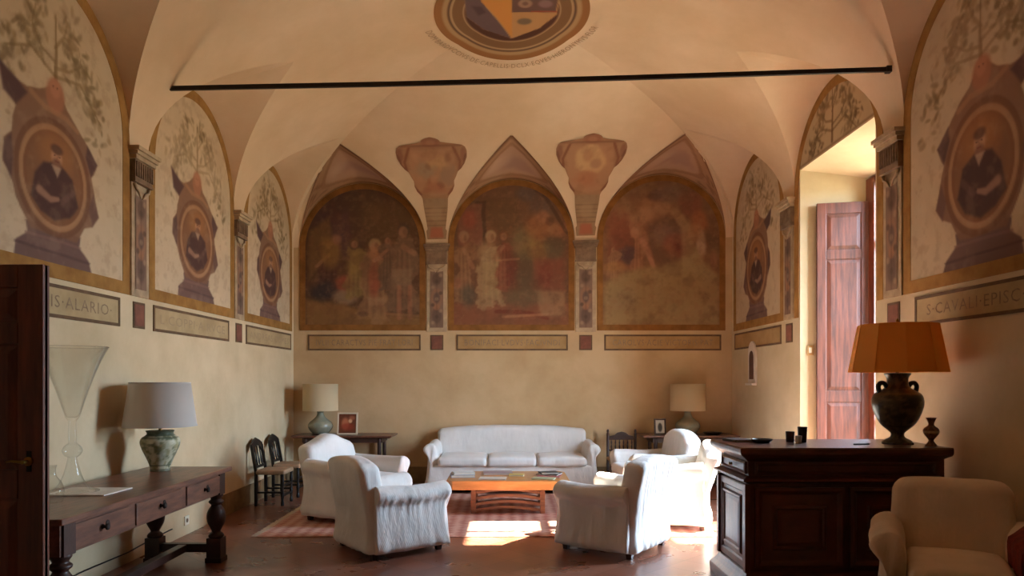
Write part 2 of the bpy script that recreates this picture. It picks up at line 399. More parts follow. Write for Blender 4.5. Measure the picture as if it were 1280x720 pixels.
# near wall with two tall windows behind the camera
mb = MB(); YN = YF-0.45
FW = [(-2.2,-1.0),(1.0,2.2)]
xs = [XL-0.4, FW[0][0], FW[0][1], FW[1][0], FW[1][1], NX]
for k in (0,2,4): mb.box(xs[k], xs[k+1], YN, YF, 0, 5.6)
for a, b in FW: mb.box(a, b, YN, YF, 0, 0.9); mb.box(a, b, YN, YF, 3.0, 5.6)
structure(mb.build('wall_front', 'plaster'))
for i, (a, b) in enumerate(FW):
    o = structure(MB().box(a, b, YN+.085, YN+.135, 0.9, 3.0).build('window_%d' % (i+2), 'doorwood'))
    for x in (a+.02, (a+b)/2+.01): MB().box(x, x+(b-a)/2-.03, YN+.14, YN+.18, .92, 2.98).build('closed_shutter', 'doorwood', o, bevel=.004)

# vault
def zmain(a): return ZS + RV*math.sqrt(max(0, 1-(1-min(a,WV)/WV)**2))
def zvault(x, y): return zmain(max(0, min(x-XL, XR-x, YB-y)))
def a_star(s, hw, amax):
    """depth at which a window cell of the vault meets the main vault"""
    if s < 1e-4: return 0.0
    lo, hi = 1e-6, WV; 
    g = gth(s); f = lambda a: RV*math.sqrt(max(0,1-(1-a/WV)**2)) - hw*s - KCf(hw)*a*g
    lo = 1e-5
    if f(lo) > 0: return 0.0
    hi = TIP
    if f(hi) < 0: return min(TIP, amax)
    for _ in range(40):
        m_ = (lo+hi)/2
        if f(m_) > 0: hi = m_
        else: lo = m_
    return min(lo, amax)
vm = MB()
def vault_run(w, bays, tlo, thi, dist):
    ts = []
    for lo, hi in bays:
        c, hw = (lo+hi)/2, (hi-lo)/2
        ts += [(c+hw*math.cos(th), max(0.0, math.sin(th)), hw, SKEW.get((lo,hi),0)) for th in np.linspace(0, PI, 33)]
        ths = np.linspace(0, PI, 33); rings = []
        for th in ths:
            s = max(0.0, math.sin(th)); t = c+hw*math.cos(th); A = a_star(s, hw, dist(t))
            rings.append([W2(w, t+SKEW.get((lo,hi),0)*a*s, ZS+hw*s+KCf(hw)*a*gth(s), a) for a in np.linspace(0, A, 9)])
        vs = [p for r in rings for p in r]; k = 9
        vm.add(vs, [(i*k+j, i*k+j+1, (i+1)*k+j+1, (i+1)*k+j) for i in range(len(rings)-1) for j in range(k-1)])
    ts += [(tlo,0,1,0),(thi,0,1,0)]
    extra = np.arange(tlo, thi, 0.12)
    for e in extra:
        inb = [b for b in bays if b[0] < e < b[1]]
        if not inb: ts.append((e,0,1,0))
    ts = sorted(ts, key=lambda t: t[0]); rings = []
    for t, s, hw, sk in ts:
        am = min(WV, dist(t)); a0 = min(a_star(s, hw, am), am)
        p0 = math.acos(clamp(1-a0/WV,-1,1)); p1 = math.acos(clamp(1-am/WV,-1,1))
        rings.append([W2(w, t+sk*a0*s*((p1-p)/(p1-p0) if p1 > p0 else 0)**2, ZS+RV*math.sin(p), WV*(1-math.cos(p))) for p in np.clip(np.linspace(0, PI/2, 49), p0, p1)])
    k = 49; vs = [p for r in rings for p in r]
    vm.add(vs, [(i*k+j, i*k+j+1, (i+1)*k+j+1, (i+1)*k+j) for i in range(len(rings)-1) for j in range(k-1)])
dy = lambda t: max(0, YB-t)
vault_run('L', SIDE, YF, YB, dy); vault_run('R', SIDE, YF, YB, dy)
vault_run('B', BACK, XL, XR, lambda t: max(0, min(t-XL, XR-t)))
vm.box(XL-.4, NX, YF-.45, YB+.4, 5.6, 5.75)  # unseen slab over the vault, added to stop sky light leaking in
vo = structure(vm.build('ceiling', 'vault', smooth=True, fix=False)); b = bmesh.new(); b.from_mesh(vo.data)
bmesh.ops.remove_doubles(b, verts=b.verts, dist=4e-4); bmesh.ops.dissolve_degenerate(b, dist=1e-4, edges=b.edges)
bmesh.ops.recalc_face_normals(b, faces=b.faces); b.to_mesh(vo.data); b.free()
vo.data.polygons.foreach_set('use_smooth', [True]*len(vo.data.polygons)); vo.data.set_sharp_from_angle(angle=math.radians(14))

# painted skirting along back and left walls
mb = MB(); wbox(mb, 'B', XL+.01, XR, 0, 0.24, 0, 0.012); structure(mb.build('baseboard_back', 'dado'))
mb = MB(); wbox(mb, 'L', 7.7, YB-.013, 0, 0.24, 0, 0.012); structure(mb.build('baseboard_left', 'dado'))  # dark strip stands for the dado and the shadow along the wall foot

# ------------------------------------------------------------------ window with shutter
t = structure(thing('window_1', None, None, (3.98, 7.06, 0)))
mb = MB(); F = 0.075; y0, y1, zt = NO_Y0-7.06, NO_Y1-7.06, 3.69
for a, b in ((y0, y0+F), (-.035, .035), (y1-F, y1)): mb.box(-.04, .04, a, b, 0, zt)
mb.box(-.075, -.035, y1-.17, y1+.002, 0, zt-.01); mb.box(-.075, -.035, y0, y0+.13, 0, zt-.01)  # near post is unseen, widened to hold sun off the front right armchair
mb.build('window_frame', 'doorwood', t)
mb = MB()
for z0, z1 in ((0,.09),(1.02,1.08),(2.02,2.08),(2.93,3.0),(zt-.09,zt)):
    mb.box(-.03, .03, y0+F, -.035, z0, z1); mb.box(-.03, .03, .035, y1-F, z0, z1)
mb.build('glazing_bar', 'doorwood', t)
mb = MB(); mb.box(-.004, .004, y0+F, -.035, .09, zt-.09); mb.build('pane', 'pane', t)
mb = MB(); mb.box(-.004, .004, .035, y1-F, .09, zt-.09); mb.build('pane', 'pane', t)

def panelled_leaf(name, wd, ht, th, panels, wood, parent=None, st=0.085):
    """frame and raised panels; local x along width, y thickness, z up"""
    mb = MB(); mb.box(0, wd, -th/2+.012, th/2-.012, 0, ht)
    fr = MB(); fr.box(0, st, -th/2, th/2, 0, ht); fr.box(wd-st, wd, -th/2, th/2, 0, ht)
    zs = [0]+[z for p in panels for z in p]+[ht]
    for k in range(0, len(zs), 2): fr.box(st, wd-st, -th/2, th/2, zs[k], zs[k+1])
    pn = []
    for a, b in panels:
        q = MB(); x0, x1 = st+.012, wd-st-.012; za, zb = a+.012, b-.012; g = .035
        for sgn in (-1, 1):
            yb, yt = sgn*(th/2-.011), sgn*(th/2-.001)
            v = [(x0,yb,za),(x1,yb,za),(x1,yb,zb),(x0,yb,zb),(x0+g,yt,za+g),(x1-g,yt,za+g),(x1-g,yt,zb-g),(x0+g,yt,zb-g)]
            q.add(v, [(0,1,2,3),(4,5,6,7),(0,1,5,4),(1,2,6,5),(2,3,7,6),(3,0,4,7)])
        pn.append(q)
    core = mb; fr.add(core.v, core.f)
    o = fr.build(name, wood, parent, bevel=0.004)
    for q in pn: q.build('raised_panel', wood, o if parent is not None else parent, bevel=0.0)
    return o
sh = thing('window_shutter', 'tall panelled red-brown wooden shutter folded back against the window reveal', 'shutter',
           (3.40, 7.80, 0.02), math.atan2(-0.115, 0.53))
panelled_leaf('shutter_leaf', 0.545, 3.42, 0.045, [(0.16,1.24),(1.36,2.80),(2.90,3.30)], 'redwood', sh, 0.095)
for z in (0.5, 1.8, 3.1): MB().lathe([(0,z-.06),(.011,z-.06),(.011,z+.06),(0,z+.06)], 10, (0.545, -.028)).build('hinge', 'iron', sh)

# open door leaf at the left
dr = structure(thing('door_1', None, None, (-3.085, 3.40, 0.012)))
lf = panelled_leaf('door_leaf', 0.868, 2.04, 0.05, [(0.14,0.92),(1.06,1.66),(1.76,1.93)], 'doorwood', dr, 0.12)
hd = MB(); hd.lathe([(0,0),(.022,0),(.022,.006),(.009,.012),(.009,.045),(0,.045)], 14)
hd.v = [(0.80+x, -.025-z, 1.10+y) for x,y,z in hd.v]
hd.tube([(0.80,-.058,1.10),(.775,-.064,1.102),(.74,-.062,1.105),(.715,-.056,1.10)], [.008,.007,.006,.004], 8)
hd.build('door_handle', 'brass', dr, smooth='auto')
mb = MB(); mb.box(0.79,0.815,-.029,-.025,1.05,1.15); mb.build('lock_plate', 'iron', dr, bevel=.003)
mb = MB(); wbox(mb,'L',2.37,2.46,0,2.16,-.02,.03); wbox(mb,'L',3.355,3.375,0,2.16,-.02,.012); wbox(mb,'L',2.46,3.355,2.07,2.16,-.02,.03)
structure(mb.build('trim_1', 'doorwood'))

# ------------------------------------------------------------------ wall paintings
def outline(c, hw, zb, H, n=40, zs=ZS):
    P = [(c-hw, zb)] + [(c-hw, z) for z in np.linspace(zb, zs, 5)[1:-1]]
    P += [(c-hw*math.cos(a), zs+H*math.sin(a)) for a in np.linspace(0, PI, n)]
    P += [(c+hw, z) for z in np.linspace(zs, zb, 5)[1:-1]] + [(c+hw, zb)]
    return P
def border(w, c, hw, zb, bw, m, parent, loc, name='painted_border', gap_bottom=False):
    O = outline(c, hw, zb, hw-.005); I = outline(c, hw-bw, zb+(0 if gap_bottom else bw), hw-.005-bw)
    n = len(O); mb = MB(); v = []
    for d in (0.0, 0.010):
        v += [W2(w, u, z, d) for u, z in O] + [W2(w, u, z, d) for u, z in I]
    fs = []
    for i in range(n if not gap_bottom else n-1):
        j = (i+1) % n
        fs += [(2*n+i, 2*n+j, 3*n+j, 3*n+i), (i, j, 2*n+j, 2*n+i), (n+i, n+j, 3*n+j, 3*n+i)]
    if gap_bottom: fs += [(0,n,3*n,2*n),(n-1,2*n-1,4*n-1,3*n-1)]
    mb.add(v, fs); rel(mb, loc); return mb.build(name, m, parent)
def arch_grid(w, c, hw, zb, H, d=0.006, step=0.010):
    nu = max(20, int(2*hw/step)); th = np.linspace(0, PI, nu); us = -hw*np.cos(th)
    # blend even and cosine spacing so that the spring of the arch stays smooth
    us = 0.75*us + 0.25*np.linspace(-hw, hw, nu)
    top = (ZS if zb < ZS else ZS) + H*np.sqrt(np.clip(1-(us/hw)**2, 0, 1)); top = np.maximum(top, zb+0.001)
    nv = max(20, int((ZS+H-zb)/step)); s = np.linspace(0, 1, nv)
    Vv = zb + s[:,None]*(top-zb)[None,:]; Uu = np.repeat((c+us)[None,:], nv, 0)
    U = Uu.ravel(); V = Vv.ravel()
    P = np.array([W2(w, u, v, d) for u, v in zip(U, V)]); return U-c, V-zb, P, nu, nv

def leafy(p, pts, seed, x0, y0, spread, col_, n, s, a=.6):
    r = random.Random(seed)
    for k in range(n):
        b = r.choice(pts); p.ell(b[0]+r.gauss(0,spread), b[1]+r.gauss(0,spread*.9), s*r.uniform(.5,1.2), s*r.uniform(.3,.6), col_, a*r.uniform(.5,1), .5, r.uniform(0,3), wob=.02)
def tree(p, cx, y0, y1, m, seed, col_=(122,96,62), spread=.62):
    p.line([(cx,y0),(cx+.01*m,(y0+y1)/2),(cx,y1)], [.022,.014,.006], col_, .8)
    br = [[(cx,y0+.16),(cx+.16*m,y0+.2),(cx+.3*m,y0+.3),(cx+.26*m,y0+.42)],
          [(cx,y0+.2),(cx-.14*m,y0+.24),(cx-.24*m,y0+.36),(cx-.2*m,y0+.5)],
          [(cx,y0+.1),(cx-.25*m,y0+.2),(cx-spread*.9*m,y0+.1)],
          [(cx,y0+.1),(cx+.28*m,y0+.16),(cx+spread*m,y0-.04)],
          [(cx,y0+.3),(cx+.1*m,y0+.42),(cx+.14*m,y1)]]
    for b in br: p.line(b, [.014,.012,.008,.005][:len(b)], col_, .5)
    P = []
    for b in br: P += [((b[i][0]+b[i+1][0])/2, (b[i][1]+b[i+1][1])/2) for i in range(1, len(b)-1)] + b[-2:]
    for sx in (-1, 1):
        P += [(cx+sx*spread*.95, y0-.06), (cx+sx*spread*.8, y0+.12), (cx+sx*spread*.6, y0+.26), (cx+sx*spread*.35, y0+.42), (cx+sx*spread*1.02, y0-.2)]
    leafy(p, P, seed, cx, y0, .075, (112,92,62), 150, .044, .62)
    leafy(p, P, seed+1, cx, y0, .085, (146,118,80), 80, .04, .5)

def portrait(p, hw, m, seed):
    """oval portrait in a scrolled cartouche on a pedestal, tree above; m=1 dark horn at the left"""
    k = hw/0.82; X = lambda x: x*m*k
    p.mottle(2.0, (182,158,130), .3, seed+2); p.mottle(1.2, (208,186,156), .35, seed+3); p.mottle(4, (176,150,120), .12, seed+4)
    pu = (104,76,70); pu2 = (84,60,60); br = (130,94,72); tan = (144,106,78)
    p.poly([(X(-.50),-.02),(X(-.47),.12),(X(-.34),.2),(X(-.36),.3),(X(.34),.3),(X(.32),.2),(X(.46),.1),(X(.52),-.02)], pu, .9, .012, .03)
    p.line([(X(-.48),.1),(X(.48),.08)], .012, pu2, .6); p.line([(X(-.36),.2),(X(.34),.2)], .012, (134,100,90), .6)
    p.poly([(X(-.30),.24),(X(-.46),.46),(X(-.52),.62),(X(-.62),.72),(X(-.60),.92),(X(-.52),1.0),(X(-.50),1.12),(X(-.46),1.22),(X(-.58),1.34),(X(-.66),1.52),
            (X(-.52),1.44),(X(-.34),1.42),(X(-.2),1.48),(X(-.06),1.58),(X(.06),1.58),(X(.16),1.44),(X(.28),1.36),(X(.44),1.22),(X(.6),1.08),(X(.54),.96),(X(.50),.92),
            (X(.56),.74),(X(.62),.56),(X(.52),.44),(X(.40),.40),(X(.28),.24)], br, .92, .012, .05)
    p.poly([(X(-.66),1.53),(X(-.6),1.3),(X(-.46),1.24),(X(-.34),1.38),(X(-.42),1.42)], pu2, .85, .02, .03)
    p.poly([(X(-.52),.6),(X(-.62),.74),(X(-.6),.9),(X(-.52),.98),(X(-.5),.78)], pu2, .7, .02, .03)
    p.poly([(X(.5),.92),(X(.6),1.08),(X(.44),1.22),(X(.42),1.1)], pu2, .8, .02, .03)
    p.poly([(X(.52),.44),(X(.62),.56),(X(.54),.76),(X(.46),.6)], pu, .7, .02, .03)
    Y = lambda y: .76+(y-.84)*.84
    p.ell(0, .76, .47*k, .50, tan, .85, .05, wob=.03)
    for r_, w_, c_, a_ in ((1.0,.05,(110,72,52),.6),(.9,.04,(184,138,98),.6),(.8,.04,(124,80,54),.7)):
        p.ring(0, .76, .46*k*r_, .495*r_, w_, c_, a_, .05)
    p.ell(0, .76, .355*k, .40, (132,92,64), .9, .08)
    p.ell(X(.02), Y(1.12), .22*k, .17, (164,110,68), .7, .6)
    dk = (78,54,50)
    p.poly([(X(-.30),Y(.56)),(X(-.25),Y(.82)),(X(-.14),Y(.97)),(X(-.03),Y(1.0)),(X(.08),Y(1.0)),(X(.23),Y(.9)),(X(.31),Y(.62)),(X(.2),Y(.46)),(X(0),Y(.38)),(X(-.18),Y(.44))], dk, .92, .02, .04)
    p.ell(X(.02), Y(1.08), .075, .09, (186,134,98), .95, .25); p.ell(X(.02), Y(1.16), .08, .045, (92,62,50), .8, .35); p.ell(X(.02), Y(1.01), .06, .045, (120,84,66), .8, .4)
    for e in (-.025, .035): p.ell(X(.02+e), Y(1.09), .012, .009, (84,54,44), .8, .4)
    p.line([(X(.02),Y(1.09)),(X(.025),Y(1.05))], .006, (150,98,72), .7); p.line([(X(0),Y(1.035)),(X(.045),Y(1.035))], .005, (120,66,54), .8)
    p.poly([(X(-.05),Y(.98)),(X(.08),Y(.98)),(X(.03),Y(.86))], (196,164,132), .7, .015)
    p.line([(X(-.2),Y(.66)),(X(-.06),Y(.60)),(X(.04),Y(.63))], [.04,.03,.02], (170,128,102), .75)
    p.line([(X(.24),.7),(X(.1),.58)], .03, (104,74,66), .7)
    p.mottle(7, (190,162,130), .16, seed+9, .5, .75); p.mottle(11, (110,80,64), .14, seed+12, .5, .75)
    # little head crowning the frame
    p.ell(X(0), 1.5, .12*k, .15, (168,112,84), .85, .2, wob=.03); p.ell(X(0), 1.56, .07, .08, (182,126,96), .8, .3)
    for e in (-.03,.03): p.ell(X(e), 1.57, .011, .01, (100,64,50), .7, .4)
    p.line([(X(-.3),1.42),(X(-.14),1.36),(X(.14),1.36),(X(.3),1.3)], .025, (176,128,92), .5)
    for j in range(0):
        a = -1.2+j*.4; p.ell(X(.40*math.sin(a)), .84-.53*math.cos(a)*1.0, .035, .045, (134,88,62), .5, .4)

PORT_TXT = {('L',0): ('small', 'in the left wall beside the far corner'), }
labels = {
 ('L',2): ('oval portrait fresco with tree above it, largest on the left wall, cut by the frame', 1),
 ('L',1): ('middle oval portrait fresco of the left wall, between two painted pilasters', 1),
 ('L',0): ('small oval portrait fresco on the left wall next to the far corner', 1),
 ('R',0): ('oval portrait fresco on the right wall between far corner and window bay', -1),
 ('R',2): ('large oval portrait fresco on the right wall above the big ochre lamp', -1),
}
for (w, i), (lab, m) in labels.items():
    lo, hi = SIDE[i]; c, hw = (lo+hi)/2, (hi-lo)/2; loc = W2(w, c, 2.2, 0)
    t = thing('portrait_fresco', lab, 'fresco', loc, 0, 'portrait frescoes on the side walls')
    border(w, c, hw, 2.2, 0.10, 'gold_side', t, loc)
    U, V, P, nu, nv = arch_grid(w, c, hw-.1, 2.3, hw-.105, step=0.010 if i == 2 else 0.012)
    sgn = 1 if w == 'L' else -1
    p = Paint(U*sgn, V, (198,174,142), .07, 10+i*7+(3 if w == 'R' else 0), 3)
    tree(p, 0, 1.26, 1.80, m, 30+i+(5 if w == 'R' else 0), spread=.54)
    p.U = p.U/.80; p.V = p.V/.82; portrait(p, hw-.1, m, 20+i+(9 if w == 'R' else 0))
    grid_mesh('painting', P-np.array(loc), nu, nv, p.rgba(), 'fresco', t)
# near bays behind the frame's edge and the lunette over the window
lo, hi = SIDE[1]; c, hw = (lo+hi)/2, (hi-lo)/2; loc = W2('R', c, 3.8, 0)
t = thing('window_lunette_fresco', 'arched fresco of a curling tree above the window reveal, edged in brown', 'fresco', loc)
border('R', c, hw, 2.2, 0.10, 'gold_side', t, loc, gap_bottom=True)
U, V, P, nu, nv = arch_grid('R', c, hw-.1, 3.775, hw-.105)
p = Paint(-U, V, (186,160,124), .08, 77); tree(p, -.02, .05, .62, 1, 78, (104,78,50), .5)
leafy(p, [(-.5,.1),(-.4,.2),(.45,.1),(.35,.25),(.5,.2),(-.3,.1)], 90, 0, 0, .05, (104,82,54), 60, .035, .7)
p.line([(-.85,.012),(.85,.012)], .015, (150,124,92), .8)
grid_mesh('painting', P-np.array(loc), nu, nv, p.rgba(), 'fresco', t)

# ---- three scenes of the back wall, painted in 594x720 cells read off the wall
def scene_left(p):
    K = 3.6*86; q = lambda x, y: ((x-297)/K, (690-y)/K); s = 1/K
    def E(x,y,rx,ry,c,a=.8,soft=.35,rot=0): u,v = q(x,y); p.ell(u,v,rx*s,ry*s,c,a,soft,rot,.06)
    def Pg(pts,c,a=.8,soft=6): p.poly([q(*t_) for t_ in pts],c,a,soft*s,.06)
    def Fg(x,y,h,robe,**k): u,v = q(x,y); p.figure(u,v,h*s,robe,**k)
    E(180,200,120,130,(84,60,62),.7,.6); E(400,180,160,110,(104,76,50),.7,.7); E(300,90,180,50,(88,64,50),.6,.6)
    Pg([(60,250),(150,190),(160,260),(110,400),(50,480)],(124,92,56),.7,14); Pg([(160,170),(235,170),(240,380),(170,360)],(96,66,64),.6,12)
    Pg([(235,120),(300,110),(300,330),(245,330)],(88,64,48),.5,12)
    Pg([(40,575),(200,590),(330,640),(560,650),(560,700),(40,700)],(136,98,56),.85,16)
    Fg(130,560,270,(84,56,48),w=.42,lean=.06,arm=q(90,410)); E(150,350,48,70,(142,106,58),.8,.4); E(120,530,60,45,(58,52,54),.7,.5)
    E(215,495,38,42,(152,78,58),.8,.4); E(215,560,52,36,(150,124,96),.75,.4); E(180,290,22,24,(160,112,84),.7,.5)
    Fg(260,560,270,(138,112,66),w=.32,hair=(110,80,52)); E(255,400,32,60,(146,116,66),.7,.5)
    Fg(352,660,365,(150,112,78),w=.36,hair=(172,136,92),arm=q(420,360)); E(350,480,26,80,(152,72,52),.6,.5); Pg([(320,560),(410,560),(400,600),(325,600)],(164,128,94),.5,10)
    E(360,350,36,34,(168,108,72),.6,.5); Fg(410,520,240,(104,80,62),w=.28,arm=q(350,390))
    Fg(480,620,390,(128,98,74),w=.30,hair=(82,62,50),arm=q(530,360)); Pg([(425,430),(520,430),(510,510),(430,510)],(142,112,84),.6,8)
    for x in (462,510): p.line([q(x,515),q(x,660)],10*s,(152,102,74),.75,.5)
    E(300,640,22,14,(90,60,44),.6); p.line([q(400,640),q(550,650)],6*s,(160,116,78),.5)
def scene_mid(p):
    K = 3.6*86; q = lambda x, y: ((x-297)/K, (690-y)/K); s = 1/K
    def E(x,y,rx,ry,c,a=.8,soft=.35,rot=0): u,v = q(x,y); p.ell(u,v,rx*s,ry*s,c,a,soft,rot,.06)
    def Pg(pts,c,a=.8,soft=6): p.poly([q(*t_) for t_ in pts],c,a,soft*s,.05)
    def Fg(x,y,h,robe,**k): u,v = q(x,y); p.figure(u,v,h*s,robe,**k)
    E(300,160,240,120,(110,80,58),.7,.6); Pg([(60,150),(165,140),(165,330),(60,330)],(134,86,68),.7,8); Pg([(165,130),(182,130),(182,330),(165,330)],(82,60,46),.8,4)
    Pg([(115,130),(185,128),(185,142),(115,144)],(80,60,46),.7,4); Pg([(190,130),(320,120),(330,280),(190,300)],(106,78,52),.5,10)
    E(110,210,30,44,(150,76,58),.6,.5); E(370,100,50,30,(96,84,80),.6,.6); E(430,170,50,60,(112,92,82),.6,.6)
    Pg([(30,590),(200,600),(560,590),(560,700),(30,700)],(134,82,58),.75,14)
    p.line([q(230,630),q(360,634),q(460,660)],9*s,(110,54,40),.7); p.line([q(260,655),q(520,640)],6*s,(176,126,90),.6)
    Fg(90,590,320,(150,110,78),w=.26,lean=-.02,hair=(152,120,90),arm=q(125,430)); E(105,560,34,50,(76,72,62),.6,.5); E(60,500,14,26,(170,112,84),.6)
    Fg(205,600,330,(166,136,98),w=.34,hair=(176,148,110)); E(185,365,44,60,(172,142,104),.6,.5)
    Pg([(175,410),(235,410),(240,560),(175,560)],(162,134,92),.5,8)
    Fg(262,540,270,(132,74,56),w=.30,hair=(120,78,52),arm=q(220,390)); E(300,440,30,80,(112,58,48),.6,.5)
    E(355,330,58,80,(124,106,74),.75,.4); E(420,250,60,60,(160,104,66),.7,.5); E(405,360,60,50,(156,120,70),.6,.5); E(440,210,26,28,(168,116,84),.7,.5)
    E(490,350,44,46,(94,86,66),.6,.5); E(500,270,36,34,(170,118,82),.6,.5); E(470,230,20,20,(100,66,50),.6); E(530,260,18,24,(150,96,68),.6)
    E(360,450,38,90,(94,80,60),.7,.5); Pg([(400,400),(540,395),(540,540),(410,530)],(132,74,56),.6,16); E(450,470,30,60,(120,58,46),.5,.5)
    Pg([(400,540),(540,540),(540,650),(430,650)],(154,118,86),.7,12); E(340,570,80,40,(112,96,70),.6,.5)
    p.line([q(400,80),q(450,120),q(500,200),q(545,280)],8*s,(70,50,38),.5); p.line([q(230,400),q(330,395)],5*s,(176,126,92),.6)
def scene_right(p):
    K = 3.6*86; q = lambda x, y: ((x-297)/K, (690-y)/K); s = 1/K
    def E(x,y,rx,ry,c,a=.8,soft=.35,rot=0): u,v = q(x,y); p.ell(u,v,rx*s,ry*s,c,a,soft,rot,.06)
    def Pg(pts,c,a=.8,soft=6): p.poly([q(*t_) for t_ in pts],c,a,soft*s,.06)
    def Fg(x,y,h,robe,**k): u,v = q(x,y); p.figure(u,v,h*s,robe,**k)
    E(300,140,220,70,(128,96,66),.7,.6); E(180,190,120,80,(158,112,78),.75,.5); E(110,260,60,70,(140,80,60),.7,.5); E(270,120,34,24,(96,66,54),.7,.4)
    E(330,120,70,40,(120,92,78),.6,.5); E(430,170,50,60,(132,76,58),.7,.5); E(465,250,40,50,(158,98,62),.75,.5); E(530,210,30,60,(124,88,64),.6,.5)
    E(210,220,60,40,(176,126,90),.7,.5); E(300,190,50,30,(170,124,88),.6,.5); E(320,330,100,110,(110,78,60),.8,.3); E(310,300,60,40,(130,100,86),.5,.5)
    E(350,350,50,50,(140,74,54),.6,.5); E(370,370,22,30,(112,50,40),.6,.5); E(110,360,60,80,(126,70,54),.7,.5); E(150,390,46,40,(78,60,64),.75,.4)
    Fg(190,460,250,(160,110,80),w=.26,arm=q(215,350)); p.line([q(215,330),q(240,380),q(262,440)],[16*s,14*s,9*s],(178,118,90),.85); E(180,290,18,20,(176,124,92),.8)
    p.line([q(360,200),q(410,270),q(420,400),q(400,430)],[18*s,24*s,30*s,26*s],(164,128,88),.65); E(480,350,22,60,(186,148,112),.75,.4); E(450,300,34,40,(162,116,78),.6); E(535,420,16,40,(156,100,78),.5,.5)
    Fg(80,520,170,(150,110,80),w=.3); E(90,440,50,22,(170,120,72),.6,.5)
    Pg([(40,500),(110,470),(200,445),(300,440),(400,410),(450,360),(500,430),(560,480),(560,700),(40,700)],(150,122,82),.92,16)
    Pg([(300,470),(560,500),(560,600),(300,590)],(142,110,72),.5,30); p.mottle(5,(158,128,86),.2,5); E(120,580,60,40,(134,108,78),.4,.6)
SC = [(scene_left, 'left arched wall fresco of standing figures in a dark hall', (92,64,44)),
      (scene_mid, 'central arched wall fresco with a crowd of robed figures', (112,76,54)),
      (scene_right, 'right arched wall fresco, worn figures above a bare ochre lower half', (122,86,60))]
for (lo, hi), (fn, lab, base) in zip(BACK, SC):
    c, hw = (lo+hi)/2, (hi-lo)/2-.01; loc = W2('B', c, 2.22, 0)
    t = thing('arched_fresco', lab, 'fresco', loc, 0, 'arched frescoes on the back wall')
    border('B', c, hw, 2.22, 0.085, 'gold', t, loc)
    U, V, P, nu, nv = arch_grid('B', c, hw-.085, 2.305, hw-.09, step=.009)
    p = Paint(U, V, base, .14, int(c*10)+40, 5); fn(p); p.mottle(5, (92,62,44), .25, 3, .5, .7); p.mottle(9, (158,116,82), .2, 8, .5, .8); p.mottle(16, (84,58,44), .16, 13, .45, .8); p.mottle(22, (176,134,98), .14, 17, .5, .8); p.mottle(12, (138,76,56), .12, 21, .5, .8)
    grid_mesh('painting', P-np.array(loc), nu, nv, p.rgba(), 'fresco', t)
    # painted cell of the vault above the arch
    c2, hw2 = (lo+hi)/2, (hi-lo)/2; nth, na = 90, 30; Pp = []; UU = []; VV = []
    for th in np.linspace(0.02, PI-.02, nth):
        s_ = math.sin(th); tt = c2-hw2*math.cos(th); A = a_star(s_, hw2, max(0,min(tt-XL,XR-tt)))
        for k in np.linspace(0, 1, na):
            a = A*k; Pp.append(W2('B', tt+SKEW.get((lo,hi),0)*a*s_, ZS+hw2*s_+KCf(hw2)*a*gth(s_)-.009, a+.002)); UU.append(-math.cos(th)); VV.append(k)
    UU = np.array(UU); VV = np.array(VV); p = Paint(UU*1.2, VV*.8+UU*0, (158,118,86), .1, 60+int(lo*10), 4)
    p.ell(0, .38, .62, .28, (176,138,112), .8, .3, wob=.15); p.ring(0, .38, .62, .28, .06, (138,98,68), .7, .08)
    p.ell(.1, .36, .3, .12, (150,112,98), .6, .5, wob=.2); p.ell(-.25, .42, .2, .1, (190,156,128), .5, .6, wob=.2)
    for sx in (-1, 1):
        for j in range(16):
            r = random.Random(j*3+sx); p.ell(sx*r.uniform(.65,1.1), r.uniform(.05,.7), r.uniform(.02,.06), r.uniform(.03,.08), (120,84,58), .5, .5, r.uniform(0,3), .1)
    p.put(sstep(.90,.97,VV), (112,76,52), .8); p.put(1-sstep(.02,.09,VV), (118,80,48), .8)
    loc = W2('B', c2, ZS, 0)
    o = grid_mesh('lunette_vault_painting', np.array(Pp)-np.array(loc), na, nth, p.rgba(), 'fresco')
    o.location = loc
    tag(o, {0:'pointed painted vault cell over the left arched fresco',1:'pointed painted vault cell over the central arched fresco',2:'pointed painted vault cell over the right arched fresco'}[[b[0] for b in BACK].index(lo)],
        'fresco', 'painted vault cells above the back wall')

# ---- pilasters
def ornament(w, c, z0, z1, hw, loc, parent, seed):
    nu, nv = 16, 90; us = np.linspace(-hw, hw, nu); vs = np.linspace(z0, z1, nv)
    U, V = np.meshgrid(us, vs); U = U.ravel(); V = V.ravel(); P = np.array([W2(w, c+u, v, .022) for u, v in zip(U, V)])
    p = Paint(U, V-z0, (132,104,86), .1, seed, 12); H = z1-z0
    p.ell(0, H*.5, hw*.9, H*.17, (152,110,84), .8, .25); p.ell(0, H*.5, hw*.5, H*.09, (102,82,74), .8, .3)
    p.ell(0, H*.82, hw*.7, H*.1, (96,74,62), .7, .3); p.ell(0, H*.2, hw*.75, H*.13, (98,76,66), .7, .3); p.ell(0, H*.34, hw*.5, H*.05, (160,110,80), .7, .3)
    for k in range(9): p.ell(((k%3)-1)*hw*.6, H*(.08+.1*k), hw*.28, H*.03, (84,66,56) if k%2 else (168,136,108), .6, .4)
    p.line([(0,0),(0,H)], .006, (84,64,54), .5); p.ell(0, H*.97, hw*1.2, H*.03, (196,170,138), .8, .3)
    grid_mesh('painted_ornament', P-np.array(loc), nu, nv, p.rgba(), 'fresco', parent)
